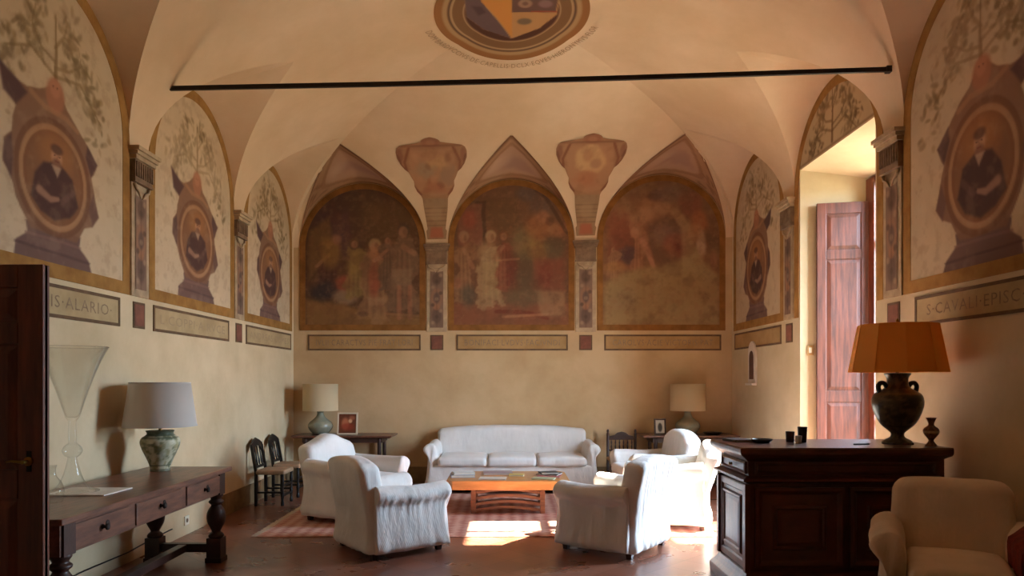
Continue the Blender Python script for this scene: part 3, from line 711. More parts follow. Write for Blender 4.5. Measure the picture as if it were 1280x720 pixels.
def pilaster(w, c, lab, seed, wd=0.155):
    loc = W2(w, c, 2.2, 0); t = thing('painted_pilaster', lab, 'pilaster', loc, 0, 'painted pilasters')
    def part(nm, boxes, m, bv=.0):
        mb = MB()
        for b in boxes: wbox(mb, w, *b)
        rel(mb, loc).build(nm, m, t, bevel=bv)
    part('shaft', [(c-wd+.01,c+wd-.01,2.2,3.2,0,.016)], 'cornice')
    ornament(w, c, 2.26, 3.14, wd-.06, loc, t, seed)
    nb = .045 if w == 'B' else .085
    part('capital', [(c-wd,c+wd,3.20,3.225,0,nb*.6)]+[(c-wd+.008,c+wd-.008,3.225,3.40,0,nb*.55)]+[(c-wd+.02+k*.036,c-wd+.038+k*.036,3.25,3.385,nb*.5,nb*.68) for k in range(8)], 'stone')
    part('abacus', [(c-wd-.012,c+wd+.012,3.40,3.435,0,nb*.8),(c-wd-.024,c+wd+.024,3.435,3.465,0,nb),(c-wd-.036,c+wd+.036,3.465,3.50,0,nb*1.2)], 'cornice' if w!='B' else 'stone', .003)
    mb = MB()
    for sx in (-1, 1):
        pts = [W2(w, c+sx*(wd-.03), 3.19, .03), W2(w, c+sx*(wd-.05), 3.15, .034), W2(w, c+sx*.05, 3.13, .034), W2(w, c+sx*.012, 3.08, .03)]
        mb.tube(pts, [.014,.012,.010,.006], 8)
    rel(mb, loc).build('volute', 'cornice', t, smooth=True)
names = {('L',0):'painted pilaster on the left wall nearest the far corner',('L',1):'painted pilaster on the left wall between the two larger portraits',
         ('R',0):'painted pilaster on the right wall beyond the window bay',('R',1):'painted pilaster on the right wall above the ochre lamp'}
for (w, i), lab in names.items(): pilaster(w, PIL_SIDE[i], lab, 5+i, .15)
pilaster('B', PIL_BACK[0], 'painted pilaster of the back wall between left and central frescoes', 12)
pilaster('B', PIL_BACK[1], 'painted pilaster of the back wall between central and right frescoes', 13)
# little red squares under the pilasters
sq = {('L',8.2):'red-brown painted square on the left wall nearest the far corner',('L',5.98):'larger red-brown painted square on the left wall above the side table',
      ('R',8.2):'red-brown painted square on the right wall beside the window reveal',('R',5.98):'red-brown painted square behind the top of the ochre lamp',
      ('B',-1.035):'red-brown painted square left of the central inscription',('B',1.13):'red-brown painted square right of the central inscription'}
for (w, c), lab in sq.items():
    s_ = .095; loc = W2(w, c, 1.93, 0)
    t = thing('painted_square', lab, 'painted square', loc, 0, 'painted squares under the pilasters')
    mb = MB(); wbox(mb, w, c-s_, c+s_, 1.935, 2.155, 0, .006); rel(mb, loc).build('edge_line', 'line', t)
    mb = MB(); wbox(mb, w, c-s_+.02, c+s_-.02, 1.955, 2.135, 0, .009); rel(mb, loc).build('red_field', 'redsq', t)

# inscriptions
def text_mesh(body):
    cu = bpy.data.curves.new('t', 'FONT'); cu.body = body; cu.size = 1.0; cu.resolution_u = 2; cu.space_character = 1.12
    o = bpy.data.objects.new('t', cu); C.objects.link(o); bpy.context.view_layer.update()
    me = bpy.data.meshes.new_from_object(o); bpy.data.objects.remove(o); bpy.data.curves.remove(cu)
    v = [tuple(x.co) for x in me.vertices]; f = [tuple(p_.vertices) for p_ in me.polygons]
    xs_ = [a[0] for a in v]; ys_ = [a[1] for a in v]; bpy.data.meshes.remove(me)
    return v, f, min(xs_), max(xs_), min(ys_), max(ys_)
def inscription(w, u0, u1, txt, lab, ink='ink', ground='panel_cream', z0=1.93, z1=2.16, tu=None):
    loc = W2(w, (u0+u1)/2, z0, 0); t = thing('inscription_panel', lab, 'inscription', loc, 0, 'painted inscription panels')
    mb = MB(); wbox(mb, w, u0+.015, u1-.015, z0+.015, z1-.015, 0, .006); rel(mb, loc).build('panel_ground', ground, t)
    mb = MB(); e = .024
    wbox(mb,w,u0,u1,z0,z0+e,0,.010); wbox(mb,w,u0,u1,z1-e,z1,0,.010); wbox(mb,w,u0,u0+e,z0+e,z1-e,0,.010); wbox(mb,w,u1-e,u1,z0+e,z1-e,0,.010)
    rel(mb, loc).build('painted_frame', 'line', t)
    if txt:
        v, f, xa, xb, ya, yb = text_mesh(txt); a0, a1 = tu if tu else (u0+.12, u1-.12)
        h = .085; zc = (z0+z1)/2
        if w == 'R': vs = [W2(w, a1-(x-xa)/(xb-xa)*(a1-a0), zc-h/2+(y-ya)/(yb-ya)*h, .0075) for x,y,z in v]
        else: vs = [W2(w, a0+(x-xa)/(xb-xa)*(a1-a0), zc-h/2+(y-ya)/(yb-ya)*h, .0075) for x,y,z in v]
        mb = MB().add(vs, f); rel(mb, loc).build('lettering', ink, t, fix=False)
inscription('L', 3.95, 5.68, 'RICARD\u00b7ITIS\u00b7ALARIO\u00b7', 'inscription panel on the left wall beside the dark door', ink='ink')
inscription('L', 6.22, 7.90, 'L\u00b7COPPI\u00b7A\u00b7RVCE', 'almost erased inscription panel in the middle of the left wall', 'ink_pale')
inscription('L', 8.42, 10.16, 'ANDREAS\u00b7COMES', 'short-looking inscription panel of the left wall next to the corner', 'ink_pale')
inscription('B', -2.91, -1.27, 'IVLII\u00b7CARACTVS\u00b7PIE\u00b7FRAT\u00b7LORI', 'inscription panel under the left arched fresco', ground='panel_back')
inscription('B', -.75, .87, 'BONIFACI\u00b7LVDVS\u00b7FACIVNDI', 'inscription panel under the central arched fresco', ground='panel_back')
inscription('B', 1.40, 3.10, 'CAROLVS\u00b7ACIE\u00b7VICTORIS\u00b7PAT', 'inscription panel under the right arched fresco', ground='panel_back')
inscription('R', 8.44, 10.16, '', 'blank stained inscription panel of the right wall above the small niche', ground='panel_back')
inscription('R', 3.95, 5.66, 'S\u00b7CAVALI\u00b7EPISC\u00b7BRIXI', 'inscription panel on the right wall beside the ochre lampshade', tu=(4.1,5.5))

# ---- cartouches painted on the vault between the back lunettes
def vpoint(c, u, y_img, off=.008):
    """point of the end vault that lies y_img up the wall as read from the doorway"""
    lo, hi = 0.0, 1.4
    for _ in range(40):
        m_ = (lo+hi)/2
        if 475-FPX*(zmain(m_)-EYE)/(YB-m_) > y_img: lo = m_
        else: hi = m_
    a = (lo+hi)/2; ph = math.acos(clamp(1-a/WV,-1,1))
    return W2('B', c+u, ZS+RV*math.sin(ph)-off*math.sin(ph), a+off*math.cos(ph)+.001)
for ci, (c, lab) in enumerate(((PIL_BACK[0], 'painted coat-of-arms cartouche between the left and central arches'), (PIL_BACK[1], 'painted cartouche with a pale oval between the central and right arches'))):
    prof = [(0,.135),(.08,.15),(.1,.13),(.2,.15),(.3,.17),(.40,.18),(.43,.20),(.47,.25),(.52,.28),(.57,.28),(.61,.31),(.66,.34),(.69,.39),(.74,.44),(.80,.475),(.86,.48),(.90,.46),(.925,.41),(.935,.30),(.945,.20),(.955,.13),(.97,.12),(.985,.09),(1,.01)]
    nv, nu = 90, 60; Pp = []; UU = []; VV = []
    for s_ in np.linspace(0, 1, nv):
        hwv = np.interp(s_, [a[0] for a in prof], [a[1] for a in prof])
        for u in np.linspace(-hwv, hwv, nu): Pp.append(vpoint(c, u, 297-128*s_)); UU.append(u); VV.append(s_*1.45)
    UU = np.array(UU); VV = np.array(VV); p = Paint(UU, VV, (160,118,86), .1, 91+ci, 5)
    p.poly([(-.14,0),(.14,0),(.17,.3),(.18,.58),(-.18,.58),(-.17,.3)], (150,122,92), .85, .02, .02)
    for k in range(5): p.line([(-.15,.2+.06*k),(.15,.2+.06*k)], .008, (112,84,62), .5)
    p.poly([(-.1,.02),(.1,.02),(.08,.17),(-.08,.17)], (166,88,64), .7, .02); p.ell(0,.36,.1,.1,(172,140,106),.5,.4)
    p.poly([(-.2,.66),(-.3,.85),(-.33,1.1),(-.28,1.28),(.28,1.28),(.33,1.1),(.3,.85),(.2,.66),(0,.6)], (172,126,92), .8, .02, .04)
    if ci == 0:
        p.ell(.05,1.12,.15,.1,(190,150,104),.65,.5,wob=.25); p.ell(-.14,1.0,.1,.13,(146,130,108),.5,.6,wob=.3); p.ell(.17,.95,.1,.1,(136,112,92),.5,.6,wob=.3); p.poly([(-.17,.68),(-.06,.9),(.05,.86),(.17,.68)],(158,96,70),.5,.04,.12)
        for a_, b_, c_, d_ in ((-.22,1.18,.05,(186,140,104)),(.22,1.15,.05,(120,82,62)),(-.08,1.05,.04,(126,86,64)),(.0,.86,.05,(182,136,100)),(.1,.78,.04,(120,78,60)),(-.2,.85,.04,(178,132,98))): p.ell(a_,b_,c_,c_*1.2,d_,.5,.6,wob=.1)
    else:
        p.ell(0,1.08,.21,.19,(198,160,114),.8,.2,wob=.1); p.ell(-.04,1.14,.07,.09,(168,120,86),.7,.4); p.ell(.08,1.02,.08,.07,(152,108,84),.6,.4); p.ell(-.03,.8,.14,.1,(166,102,74),.5,.6,wob=.2)
    for sx in (-1,1):
        p.line([(sx*.2,.64),(sx*.34,.82),(sx*.38,1.1),(sx*.3,1.3)], .018, (126,80,58), .8)
        p.ell(sx*.43,1.2,.04,.1,(138,94,72),.8,.3); p.line([(sx*.46,1.2),(sx*.42,1.05),(sx*.36,.95)], .012, (110,72,54), .7)
    p.ell(0,1.38,.12,.07,(144,92,70),.7,.3); p.ell(.0,1.37,.06,.04,(176,126,94),.5,.4); p.line([(-.4,1.33),(.4,1.33)], .012, (120,80,60), .6); p.mottle(9,(120,78,58),.2,6,.5,.75)
    loc = W2('B', c, ZS, 0); o = grid_mesh('painted_cartouche', np.array(Pp)-np.array(loc), nu, nv, p.rgba(), 'fresco'); o.location = loc
    tag(o, lab, 'fresco', 'painted cartouches on the vault')

# ---- coat of arms on the crown of the vault
loc = (0.04, 7.13, 5.1); nr, na = 60, 128; Pp = []; UU = []; VV = []
RX, RY = .78, .92
for r in np.linspace(0, 1, nr):
    for a in np.linspace(0, 2*PI, na):
        x = loc[0]+RX*r*math.cos(a); y = loc[1]+RY*r*math.sin(a); Pp.append((x-loc[0], y-loc[1], warpz(x, zvault(x,y))-.008-loc[2])); UU.append(RX*r*math.cos(a)); VV.append(-RY*r*math.sin(a))
UU = np.array(UU); VV = np.array(VV); R_ = np.sqrt((UU/RX)**2+(VV/RY)**2)
p = Paint(UU, VV, (132,92,58), .1, 101, 6)
def rng(a, b, c_, al=.9): p.put(sstep(a-.01,a+.01,R_)*(1-sstep(b-.01,b+.01,R_)), c_, al)
rng(.9,1.2,(146,98,56)); rng(.83,.9,(170,136,96)); rng(.8,.83,(86,62,48)); rng(.77,.8,(172,140,104)); rng(.63,.77,(120,88,58)); rng(.61,.63,(180,148,112)); rng(0,.61,(76,46,36))
# shield quarters (panel v up = towards the room)
p.poly([(-.46,.5),(-.46,-.05),(-.3,-.33),(0,-.52),(.3,-.33),(.46,-.05),(.46,.5),(0,.62)], (178,132,84), .95, .008)
p.poly([(-.46,.5),(-.46,-.05),(-.3,-.33),(0,-.52),(-.02,-.48),(-.26,.1),(-.34,.5)], (96,76,76), .95, .008)
p.poly([(-.30,.2),(-.2,.0),(0,-.5),(0,.6),(-.34,.5)], (192,128,62), .9, .008)
p.poly([(0,-.02),(.44,-.02),(.46,.5),(0,.6)], (98,70,64), .92, .008); p.line([(.2,-.01),(.44,.0)], .012, (150,66,44), .8)
p.ell(.13,.14,.07,.08,(150,116,92),.9,.2); p.ell(.13,.14,.03,.035,(110,80,66),.8,.3); p.ell(.33,.14,.07,.07,(136,104,98),.8,.3)
p.ell(.13,-.2,.075,.06,(112,92,72),.9,.25); p.poly([(-.4,.15),(-.34,-.05),(-.26,.0),(-.3,.12)],(76,56,58),.7,.02)
o = grid_mesh('ceiling_coat_of_arms', np.array(Pp), na, nr, p.rgba(), 'fresco'); o.location = loc
tag(o, 'oval painted coat of arms with brown rings on the crown of the vault', 'fresco')
v, f, xa, xb, ya, yb = text_mesh('DOM\u00b7BARDVCCIVS\u00b7DE\u00b7CAPELLIS\u00b7DCLX\u00b7EQVES\u00b7HIERONYMVS\u00b7FLOR')
vs = []
for x, y, z in v:
    a = PI*1.0 - (x-xa)/(xb-xa)*PI*.86 - PI*.07; e = .07+.09*(1-(y-ya)/(yb-ya))
    X_ = loc[0]+(RX+e)*math.cos(a); Y_ = loc[1]+(RY+e)*math.sin(a); vs.append((X_, Y_, warpz(X_, zvault(X_,Y_))-.008))
o = MB().add(vs, f).build('ceiling_lettering', 'ink_vault', fix=False)
tag(o, 'faded painted lettering curving below the ceiling coat of arms', 'lettering')

# iron tie rod
t = thing('tie_rod', 'long thin black iron tie rod spanning the room under the vault', 'tie rod', (0, 5.96, 4.03))
pts = [(-3.05,.19,0.0),(-2,.125,-.006),(-1,.065,-.012),(0.03,0,-.014),(1,-.06,-.012),(2,-.12,-.006),(3.09,-.19,.0)]
mb = MB()
for a, b in zip(pts[:-1], pts[1:]): mb.bar(a, b, .026, .036)
mb.build('rod', 'iron', t)
mb = MB(); mb.bar((-3.09,.19,0),(-3.04,.187,0),.05,.05); mb.build('anchor_plate', 'iron', t)
mb = MB(); mb.bar((3.08,-.187,0),(3.12,-.19,0),.05,.05); mb.build('anchor_plate', 'iron', t)
# ------------------------------------------------------------------ upholstered seats
from mathutils import noise as mnoise
def wrinkle(mb, amp, sc_, seed=0, z0=None):
    o = Vector((seed*7.3, seed*3.1, seed*1.7))
    for i, v in enumerate(mb.v):
        n = mnoise.noise_vector(Vector(v)*sc_ + o); mb.v[i] = (v[0]+n.x*amp, v[1]+n.y*amp, v[2]+n.z*amp*.6)
    return mb
def hem(x, y, z, zt=.24, k=.05, f=42, amp=.008, ph=0):
    """lets a slipcover flare and ripple towards its hem"""
    if z < zt:
        t = (zt-z)/(zt-.05); r = math.hypot(x, y)+1e-6; s_ = k*t*t + amp*t*math.sin(math.atan2(y, x)*f*.5+ph+3*math.sin(x*9+y*7))
        x += x/r*s_; y += y/r*s_
    return x, y, z
def seat(name, label, cat, loc, heading, W=.42, D=.80, H=.85, AH=.62, top='arch', nc=1, seed=1, pleat=0.0, m='linen', group=None,
         tilt=.10, aw=.15, armdip=.03, hump=.0, legs=True, bt=.20, backpleat=0):
    t = thing(name, label, cat, (loc[0], loc[1], loc[2] if len(loc) > 2 else 0), math.radians(heading), group)
    xb, xf = -D/2, D/2; iw = W-aw
    mb = MB(); ny = max(8, int(W*24))
    mb.rbox(xb+.06, xf-.03, -W+.05, W-.05, .05, .37, .035, (10, ny, 6), lambda x,y,z: hem(x,y,z,ph=seed))
    wrinkle(mb, .012, 5, seed).build('skirted_base', m, t, smooth=True)
    cw = 2*iw/nc
    for k in range(nc):
        y0 = -iw+k*cw; yc = y0+cw/2; mb = MB()
        def crown(x,y,z,yc=yc):
            if z > .42: z += .028*(1-((y-yc)/(cw/2))**2)*(1-((x-.08)/(D*.45))**2 if abs(x-.08) < D*.45 else 0)
            return x,y,z
        mb.rbox(xb+.18, xf+.02, y0+.004, y0+cw-.004, .355, .475, .045, (10,10,4), crown)
        wrinkle(mb, .010, 6, seed+k*3+5).build('seat_cushion', m, t, smooth=True)
    BW = W-.035 if top != 'sofa' else W-.10
    if top == 'round2': BW = W-.07
    def backf(x,y,z):
        q = clamp((z-.35)/(H-.35), 0, 1); u = y/BW
        if top in ('arch','round2'): z -= .05*q*q*abs(u)**(2.5 if top == 'arch' else 5)
        elif top == 'camel': z += q*q*(.075*math.exp(-(u*2.1)**2) - .05*abs(u)**3)
        elif top == 'round': z -= q*q*.13*abs(u)**2.6
        elif top == 'sofa': z += q*q*.055*(1-abs(u)**2.5)
        x -= tilt*q; y *= 1-.05*q*(0 if top == 'sofa' else 1)
        if x < xb+.07 and backpleat: x -= .0018*math.sin(y*110+2*math.sin(y*9))*clamp((z-.08)*3,0,1)
        x += .02*math.cos(u*1.5)*q
        return hem(x,y,z,ph=seed) if x < xb+.1 else (x,y,z)
    mb = MB(); mb.rbox(xb, xb+bt, -BW, BW, .05, H, .065, (5, max(24, ny) if not backpleat else 70, 14), backf)
    wrinkle(mb, .012, 4.5, seed+2).build('backrest', m, t, smooth=True)
    for sg in (-1, 1):
        sec = [(iw,.05),(iw-.005,.25),(iw,.42),(iw-.005,.50),(iw+.01,AH-.055),(iw+.045,AH-.012),(iw+.09,AH),(iw+.14,AH-.012),(iw+.18,AH-.05),(iw+.195,AH-.09),(iw+.175,AH-.13),
               (iw+.135,AH-.16),(iw+.13,AH-.20),(iw+.145,.28),(iw+.155,.16),(iw+.165,.05)]
        rings = []; nr = 44; yc = iw+.08
        for i in range(nr+1):
            s_ = i/nr; ring = []
            e = 1.0
            if s_ > .93: e = math.sqrt(max(0, 1-((s_-.93)/.075)**2))*.55+.45
            if i == nr: e = .30
            for (y, z) in sec:
                fx = xf-.055+.055*math.exp(-((z-(AH-.07))/.10)**2) + .03*clamp((.3-z)/.3,0,1)
                x = xb+.05 + min(1, s_*1.0)*(fx-xb-.05)
                zz = z; yy = yc+(y-yc)*e
                if z > .3: zz = .3+(z-.3)*(1-(1-e)*.35)
                if z > .4: zz -= armdip*math.sin(s_*PI)*.5
                if pleat and .36 < z < AH-.09 and y > iw+.1: yy += pleat*math.sin(x*95+2*math.sin(x*23))*(1 if abs(z-(AH-.15)) < .03 else (.5 if abs(z-(AH-.2)) < .01 else 0))
                X_, Y_, Z_ = hem(x, yy*sg, zz, ph=seed+sg) if (y > iw+.1) else (x, yy*sg, zz)
                ring.append((X_, Y_, Z_))
            rings.append(ring)
        mb = MB(); mb.loft(rings); wrinkle(mb, .016, 4, seed+9+sg).build('armrest', m, t, smooth=True, subd=1)
    if legs:
        for sx in (xb+.07, xf-.09):
            for sy in (-W+.10, W-.10):
                mb = MB(); mb.loft([[(sx+a*.022,sy+b*.022,0) for a,b in ((-1,-1),(1,-1),(1,1),(-1,1))],[(sx+a*.03,sy+b*.03,.075) for a,b in ((-1,-1),(1,-1),(1,1),(-1,1))]]); mb.build('leg', 'darkturn', t, bevel=.003)
    return t
G = 'slipcovered armchairs around the coffee table'
seat('armchair', 'white slipcovered armchair at front left, its back and gathered side towards us', 'armchair', (-1.05,6.36), 36, .42,.78,.84,.62,'arch',1,1,.0045,group=G,hump=.02)
seat('armchair', 'white slipcovered armchair with humped back, behind the front left armchair', 'armchair', (-1.65,7.68,.0108), -28, .43,.82,.82,.66,'camel',1,2,.004,group=G,tilt=.12)
seat('armchair', 'white armchair at front right seen from behind, pale vertical pleats down its back', 'armchair', (.95,6.38), 144, .42,.78,.845,.62,'arch',1,3,.0,group=G,backpleat=1)
seat('armchair', 'sunlit white armchair side-on between the pleated armchair and the dark cabinet', 'armchair', (1.66,7.42,.0108), 165, .43,.86,.87,.68,'round',1,4,.0,group=G,tilt=.14)
seat('armchair', 'white armchair with rounded back, farthest on the right below the cream lamp', 'armchair', (1.72,8.48,.0108), 188, .43,.82,.90,.64,'round',1,5,.0,group=G,tilt=.08)
seat('sofa', 'long white three-seat sofa with rolled arms against the back wall', 'sofa', (.055,9.78), -90, 1.16,.88,.80,.66,'sofa',3,6,.0,tilt=.06,aw=.17)
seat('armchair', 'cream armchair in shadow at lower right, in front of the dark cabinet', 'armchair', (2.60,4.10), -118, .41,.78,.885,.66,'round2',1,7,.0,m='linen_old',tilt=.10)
# red throw over the arm of the near armchair
hd_ = math.radians(-118); fx_, fy_ = math.cos(hd_), math.sin(hd_)
nx, ny_ = 26, 30; thr = []
prof = [(.25,.42),(.245,.50),(.247,.57),(.31,.625),(.345,.652),(.40,.662),(.455,.648),(.495,.60),(.502,.54),(.50,.46),(.498,.38),(.50,.30),(.505,.2)]
pc = [Vector((a, b)) for a, b in prof]
for i in range(nx):
    for j in range(ny_):
        s_ = j/(ny_-1)*(len(pc)-1); k = min(int(s_), len(pc)-2); q = pc[k].lerp(pc[k+1], s_-k)
        x = -.10+.50*i/(nx-1); n = mnoise.noise(Vector((x*9, s_*.8, 3.0)))*.012
        thr.append((x+ (.02*math.sin(s_*1.3)), q.x+n+.006, q.y+abs(n)+.006))
mb = MB().add(thr, [(i*ny_+j, (i+1)*ny_+j, (i+1)*ny_+j+1, i*ny_+j+1) for i in range(nx-1) for j in range(ny_-1)])
o = mb.build('throw_blanket', 'redthrow', smooth=True, loc=(2.60,4.10,.02), rot=(0,0,hd_))
md = o.modifiers.new('thick','SOLIDIFY'); md.thickness = .012
tag(o, 'dark red woven throw over the arm of the shadowed armchair at lower right', 'throw')

# ------------------------------------------------------------------ rug
def rug():
    m = bpy.data.materials.new('faded_red_kilim'); m.use_nodes = True
    N = m.node_tree.nodes; L = m.node_tree.links; p = N['Principled BSDF']; p.inputs['Roughness'].default_value = .97; p.inputs['Specular IOR Level'].default_value = .1
    tc = N.new('ShaderNodeTexCoord'); mp = N.new('ShaderNodeMapping'); mp.inputs['Scale'].default_value = (5,9,1)
    v = N.new('ShaderNodeTexVoronoi'); v.inputs['Scale'].default_value = 1.6; v.distance = 'MANHATTAN'; v.inputs['Randomness'].default_value = .15
    r = N.new('ShaderNodeValToRGB'); e = r.color_ramp.elements; e[0].position = .15; e[0].color = col(176,118,104); e[1].position = .6; e[1].color = col(200,158,142)
    x = e.new(.35); x.color = col(160,100,90)
    L.new(tc.outputs['Object'], mp.inputs['Vector']); L.new(mp.outputs['Vector'], v.inputs['Vector']); L.new(v.outputs['Distance'], r.inputs['Fac'])
    n = N.new('ShaderNodeTexNoise'); n.inputs['Scale'].default_value = 40; b = N.new('ShaderNodeBump'); b.inputs['Strength'].default_value = .4; b.inputs['Distance'].default_value = .004
    L.new(r.outputs['Color'], p.inputs['Base Color']); L.new(n.outputs['Fac'], b.inputs['Height']); L.new(b.outputs['Normal'], p.inputs['Normal'])
    return m
M['rug'] = rug()
mb = MB(); mb.rbox(-2.18,2.18,-1.27,1.27,0.0,.010,.004,(40,24,1),lambda x,y,z:(x+.012*math.sin(y*5),y+.010*math.sin(x*4),z))
t = thing('rug', 'faded pink and red patterned rug under the seating group', 'rug', (-.22,8.02,.0005)); mb.build('pile', 'rug', t)
mb = MB(); r_ = random.Random(3)
for k in range(170):
    for sx in (-1, 1):
        y = -1.25+2.5*k/169; mb.bar((sx*2.175+.012*math.sin(y*5),y,.006),(sx*(2.23+r_.uniform(0,.02)),y+r_.uniform(-.01,.01),.004),.006,.004)
tag(mb.build('fringe', 'linen_old', t), kind='stuff')

# ------------------------------------------------------------------ coffee table
t = thing('coffee_table', 'low honey-coloured wooden coffee table with clipped corners and curved-slat base', 'coffee table', (0,8.16,.011))
hx, hy, c_ = .68, .43, .07
pol = [(-hx+c_,-hy),(hx-c_,-hy),(hx,-hy+c_),(hx,hy-c_),(hx-c_,hy),(-hx+c_,hy),(-hx,hy-c_),(-hx,-hy+c_)]
MB().prism(pol,.285,.385).build('tabletop','honey',t,bevel=.006)
for sx in (-1,1):
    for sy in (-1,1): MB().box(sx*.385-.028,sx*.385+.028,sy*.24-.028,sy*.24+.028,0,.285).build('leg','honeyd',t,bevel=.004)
for sy in (-1,1):
    for k in range(4):
        z = .035+.065*k; pts = [(x, sy*.24, z+.035*math.cos(x/.36*PI/2)) for x in np.linspace(-.36,.36,17)]
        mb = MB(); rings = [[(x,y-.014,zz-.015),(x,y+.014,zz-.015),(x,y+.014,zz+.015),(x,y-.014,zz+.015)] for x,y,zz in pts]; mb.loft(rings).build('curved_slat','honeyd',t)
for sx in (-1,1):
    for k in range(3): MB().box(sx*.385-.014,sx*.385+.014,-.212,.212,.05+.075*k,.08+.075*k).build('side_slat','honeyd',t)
ZT = .385+.011
def book(label, x, y, z, w, d, h, rz, cover, group='books and magazines on the coffee table', name='book', cat='book'):
    t = thing(name, label, cat, (x,y,z), math.radians(rz), group)
    mm = mat('cover', cover, .45); e = min(.004, h*.2)
    mb = MB(); mb.box(-w/2,w/2,-d/2,d/2,0,e); mb.box(-w/2,w/2,-d/2,d/2,h-e,h); mb.box(-w/2,-w/2+e,-d/2,d/2,e,h-e); mb.build('cover', mm, t)
    MB().box(-w/2+e,w/2-.004,-d/2+.004,d/2-.004,e,h-e).build('pages','paper',t)
    return t
book('grey-blue book at the bottom of the stack on the table left end', -.52,8.10,ZT,.27,.21,.03,8,col(150,156,172))
book('white book on top of the stack at the coffee table left end', -.51,8.11,ZT+.031,.24,.18,.022,14,col(226,224,222))
book('flat whitish magazine near the front edge of the coffee table', -.17,7.90,ZT,.30,.2,.012,-4,col(214,206,196),name='magazine',cat='magazine')
book('mauve-covered large book at the back of the coffee table', -.12,8.36,ZT,.34,.24,.02,3,col(168,140,140))
book('small yellowish book near the middle of the coffee table', .10,8.14,ZT,.17,.12,.022,-6,col(212,190,110))
book('thin pale green magazine at the front right of the coffee table', .40,7.90,ZT,.25,.17,.012,-14,col(176,178,140),name='magazine',cat='magazine')
book('pinkish red magazine under the dark ones at the table right end', .475,8.13,ZT,.26,.3,.012,-9,col(178,92,92),name='magazine',cat='magazine')
book('dark grey magazine lying on the pinkish red magazine', .48,8.18,ZT+.0125,.25,.22,.016,-20,col(62,64,72),name='magazine',cat='magazine')
book('black magazine topmost of the pile at the coffee table right end', .47,8.19,ZT+.029,.21,.17,.014,12,col(36,38,44),name='magazine',cat='magazine')

# ------------------------------------------------------------------ lamps
def shade(mb, r0, r1, z0, z1, seg=48, th=.003): return mb.lathe([(r0,z0),(r1,z1),(r1-th,z1),(r0-th,z0),(r0,z0)], seg, cap=False)
def painted_lathe(name, prof, seg, m, parent, fn, base, seed):
    n = len(prof); rr = np.array([p_[0] for p_ in prof]); zz = np.array([p_[1] for p_ in prof])
    ang = np.linspace(0, 2*PI, seg); A, I = np.meshgrid(ang, np.arange(n)); R_ = rr[I.ravel()]; Z_ = zz[I.ravel()]; A = A.ravel()
    P = np.stack([R_*np.cos(A), R_*np.sin(A), Z_], 1)
    p = Paint(A*.12, Z_, base, .1, seed, 20); fn(p); return grid_mesh(name, P, seg, n, p.rgba(), m, parent)
def smooth_prof(pts, n=8):
    out = []
    for i in range(len(pts)-1):
        p0 = pts[max(i-1,0)]; p1 = pts[i]; p2 = pts[i+1]; p3 = pts[min(i+2,len(pts)-1)]
        for k in range(n):
            t = k/n; out.append(tuple(max(0.0005 if a == 0 else -9, .5*((2*p1[a])+(-p0[a]+p2[a])*t+(2*p0[a]-5*p1[a]+4*p2[a]-p3[a])*t*t+(-p0[a]+3*p1[a]-3*p2[a]+p3[a])*t**3)) for a in (0,1)))
    out.append(pts[-1]); return out
def lamp_core(t, zb, zs0, zs1, m='brass'):
    mb = MB(); mb.lathe([(.012,zb),(.012,zs0+.02),(.017,zs0+.02),(.017,zs0+.08),(.0,zs0+.08)],14); mb.build('lamp_socket', m, t, smooth='auto')
    mb = MB(); z = zs1-.02
    for k in range(3):
        a = k*2*PI/3; mb.bar((0,0,z),(math.cos(a)*t['_rt'],math.sin(a)*t['_rt'],z),.003,.003)
    mb.bar((0,0,zs0+.06),(0,0,z),.004,.004); mb.build('shade_carrier', m, t); del t['_rt']
# jar lamp on the refectory table
TL = (-2.80,5.70,.77); zb = TL[2]
t = thing('table_lamp', 'white-shaded lamp with green patterned jar base on the long side table', 'lamp', TL)
prof = smooth_prof([(.001,0),(.072,.0),(.075,.012),(.078,.04),(.10,.10),(.132,.17),(.148,.225),(.138,.265),(.105,.29),(.098,.305),(.104,.318),(.098,.325),(.02,.327)], 6)
def jar(p):
    p.mottle(18,(96,102,76),.75,4,.5,.6); p.mottle(30,(128,116,70),.5,9,.52,.62); p.mottle(20,(206,200,176),.6,14,.55,.66)
    p.put((p.V>.285)*1.0,(86,92,76),.8); p.put((p.V<.02)*1.0,(96,92,76),.6); p.line([(0,.27),(1,.27)],.004,(80,84,66),.8); p.line([(0,.05),(1,.05)],.004,(80,84,66),.8)
painted_lathe('jar_base', prof, 64, 'glazed', t, jar, (190,184,156), 8)
t['_rt'] = .19; lamp_core(t, .32, .36, .70)
shade(MB(), .275,.226,.36,.71).build('lamp_shade','shade_white',t,smooth=True)
mb = MB(); mb.lathe([(.2765,.357),(.2765,.367),(.2715,.367),(.2715,.357),(.2765,.357)],48,cap=False); mb.lathe([(.2275,.701),(.2275,.712),(.2225,.712),(.2225,.701),(.2275,.701)],48,cap=False); mb.build('shade_trim','shade_white',t,smooth='auto')
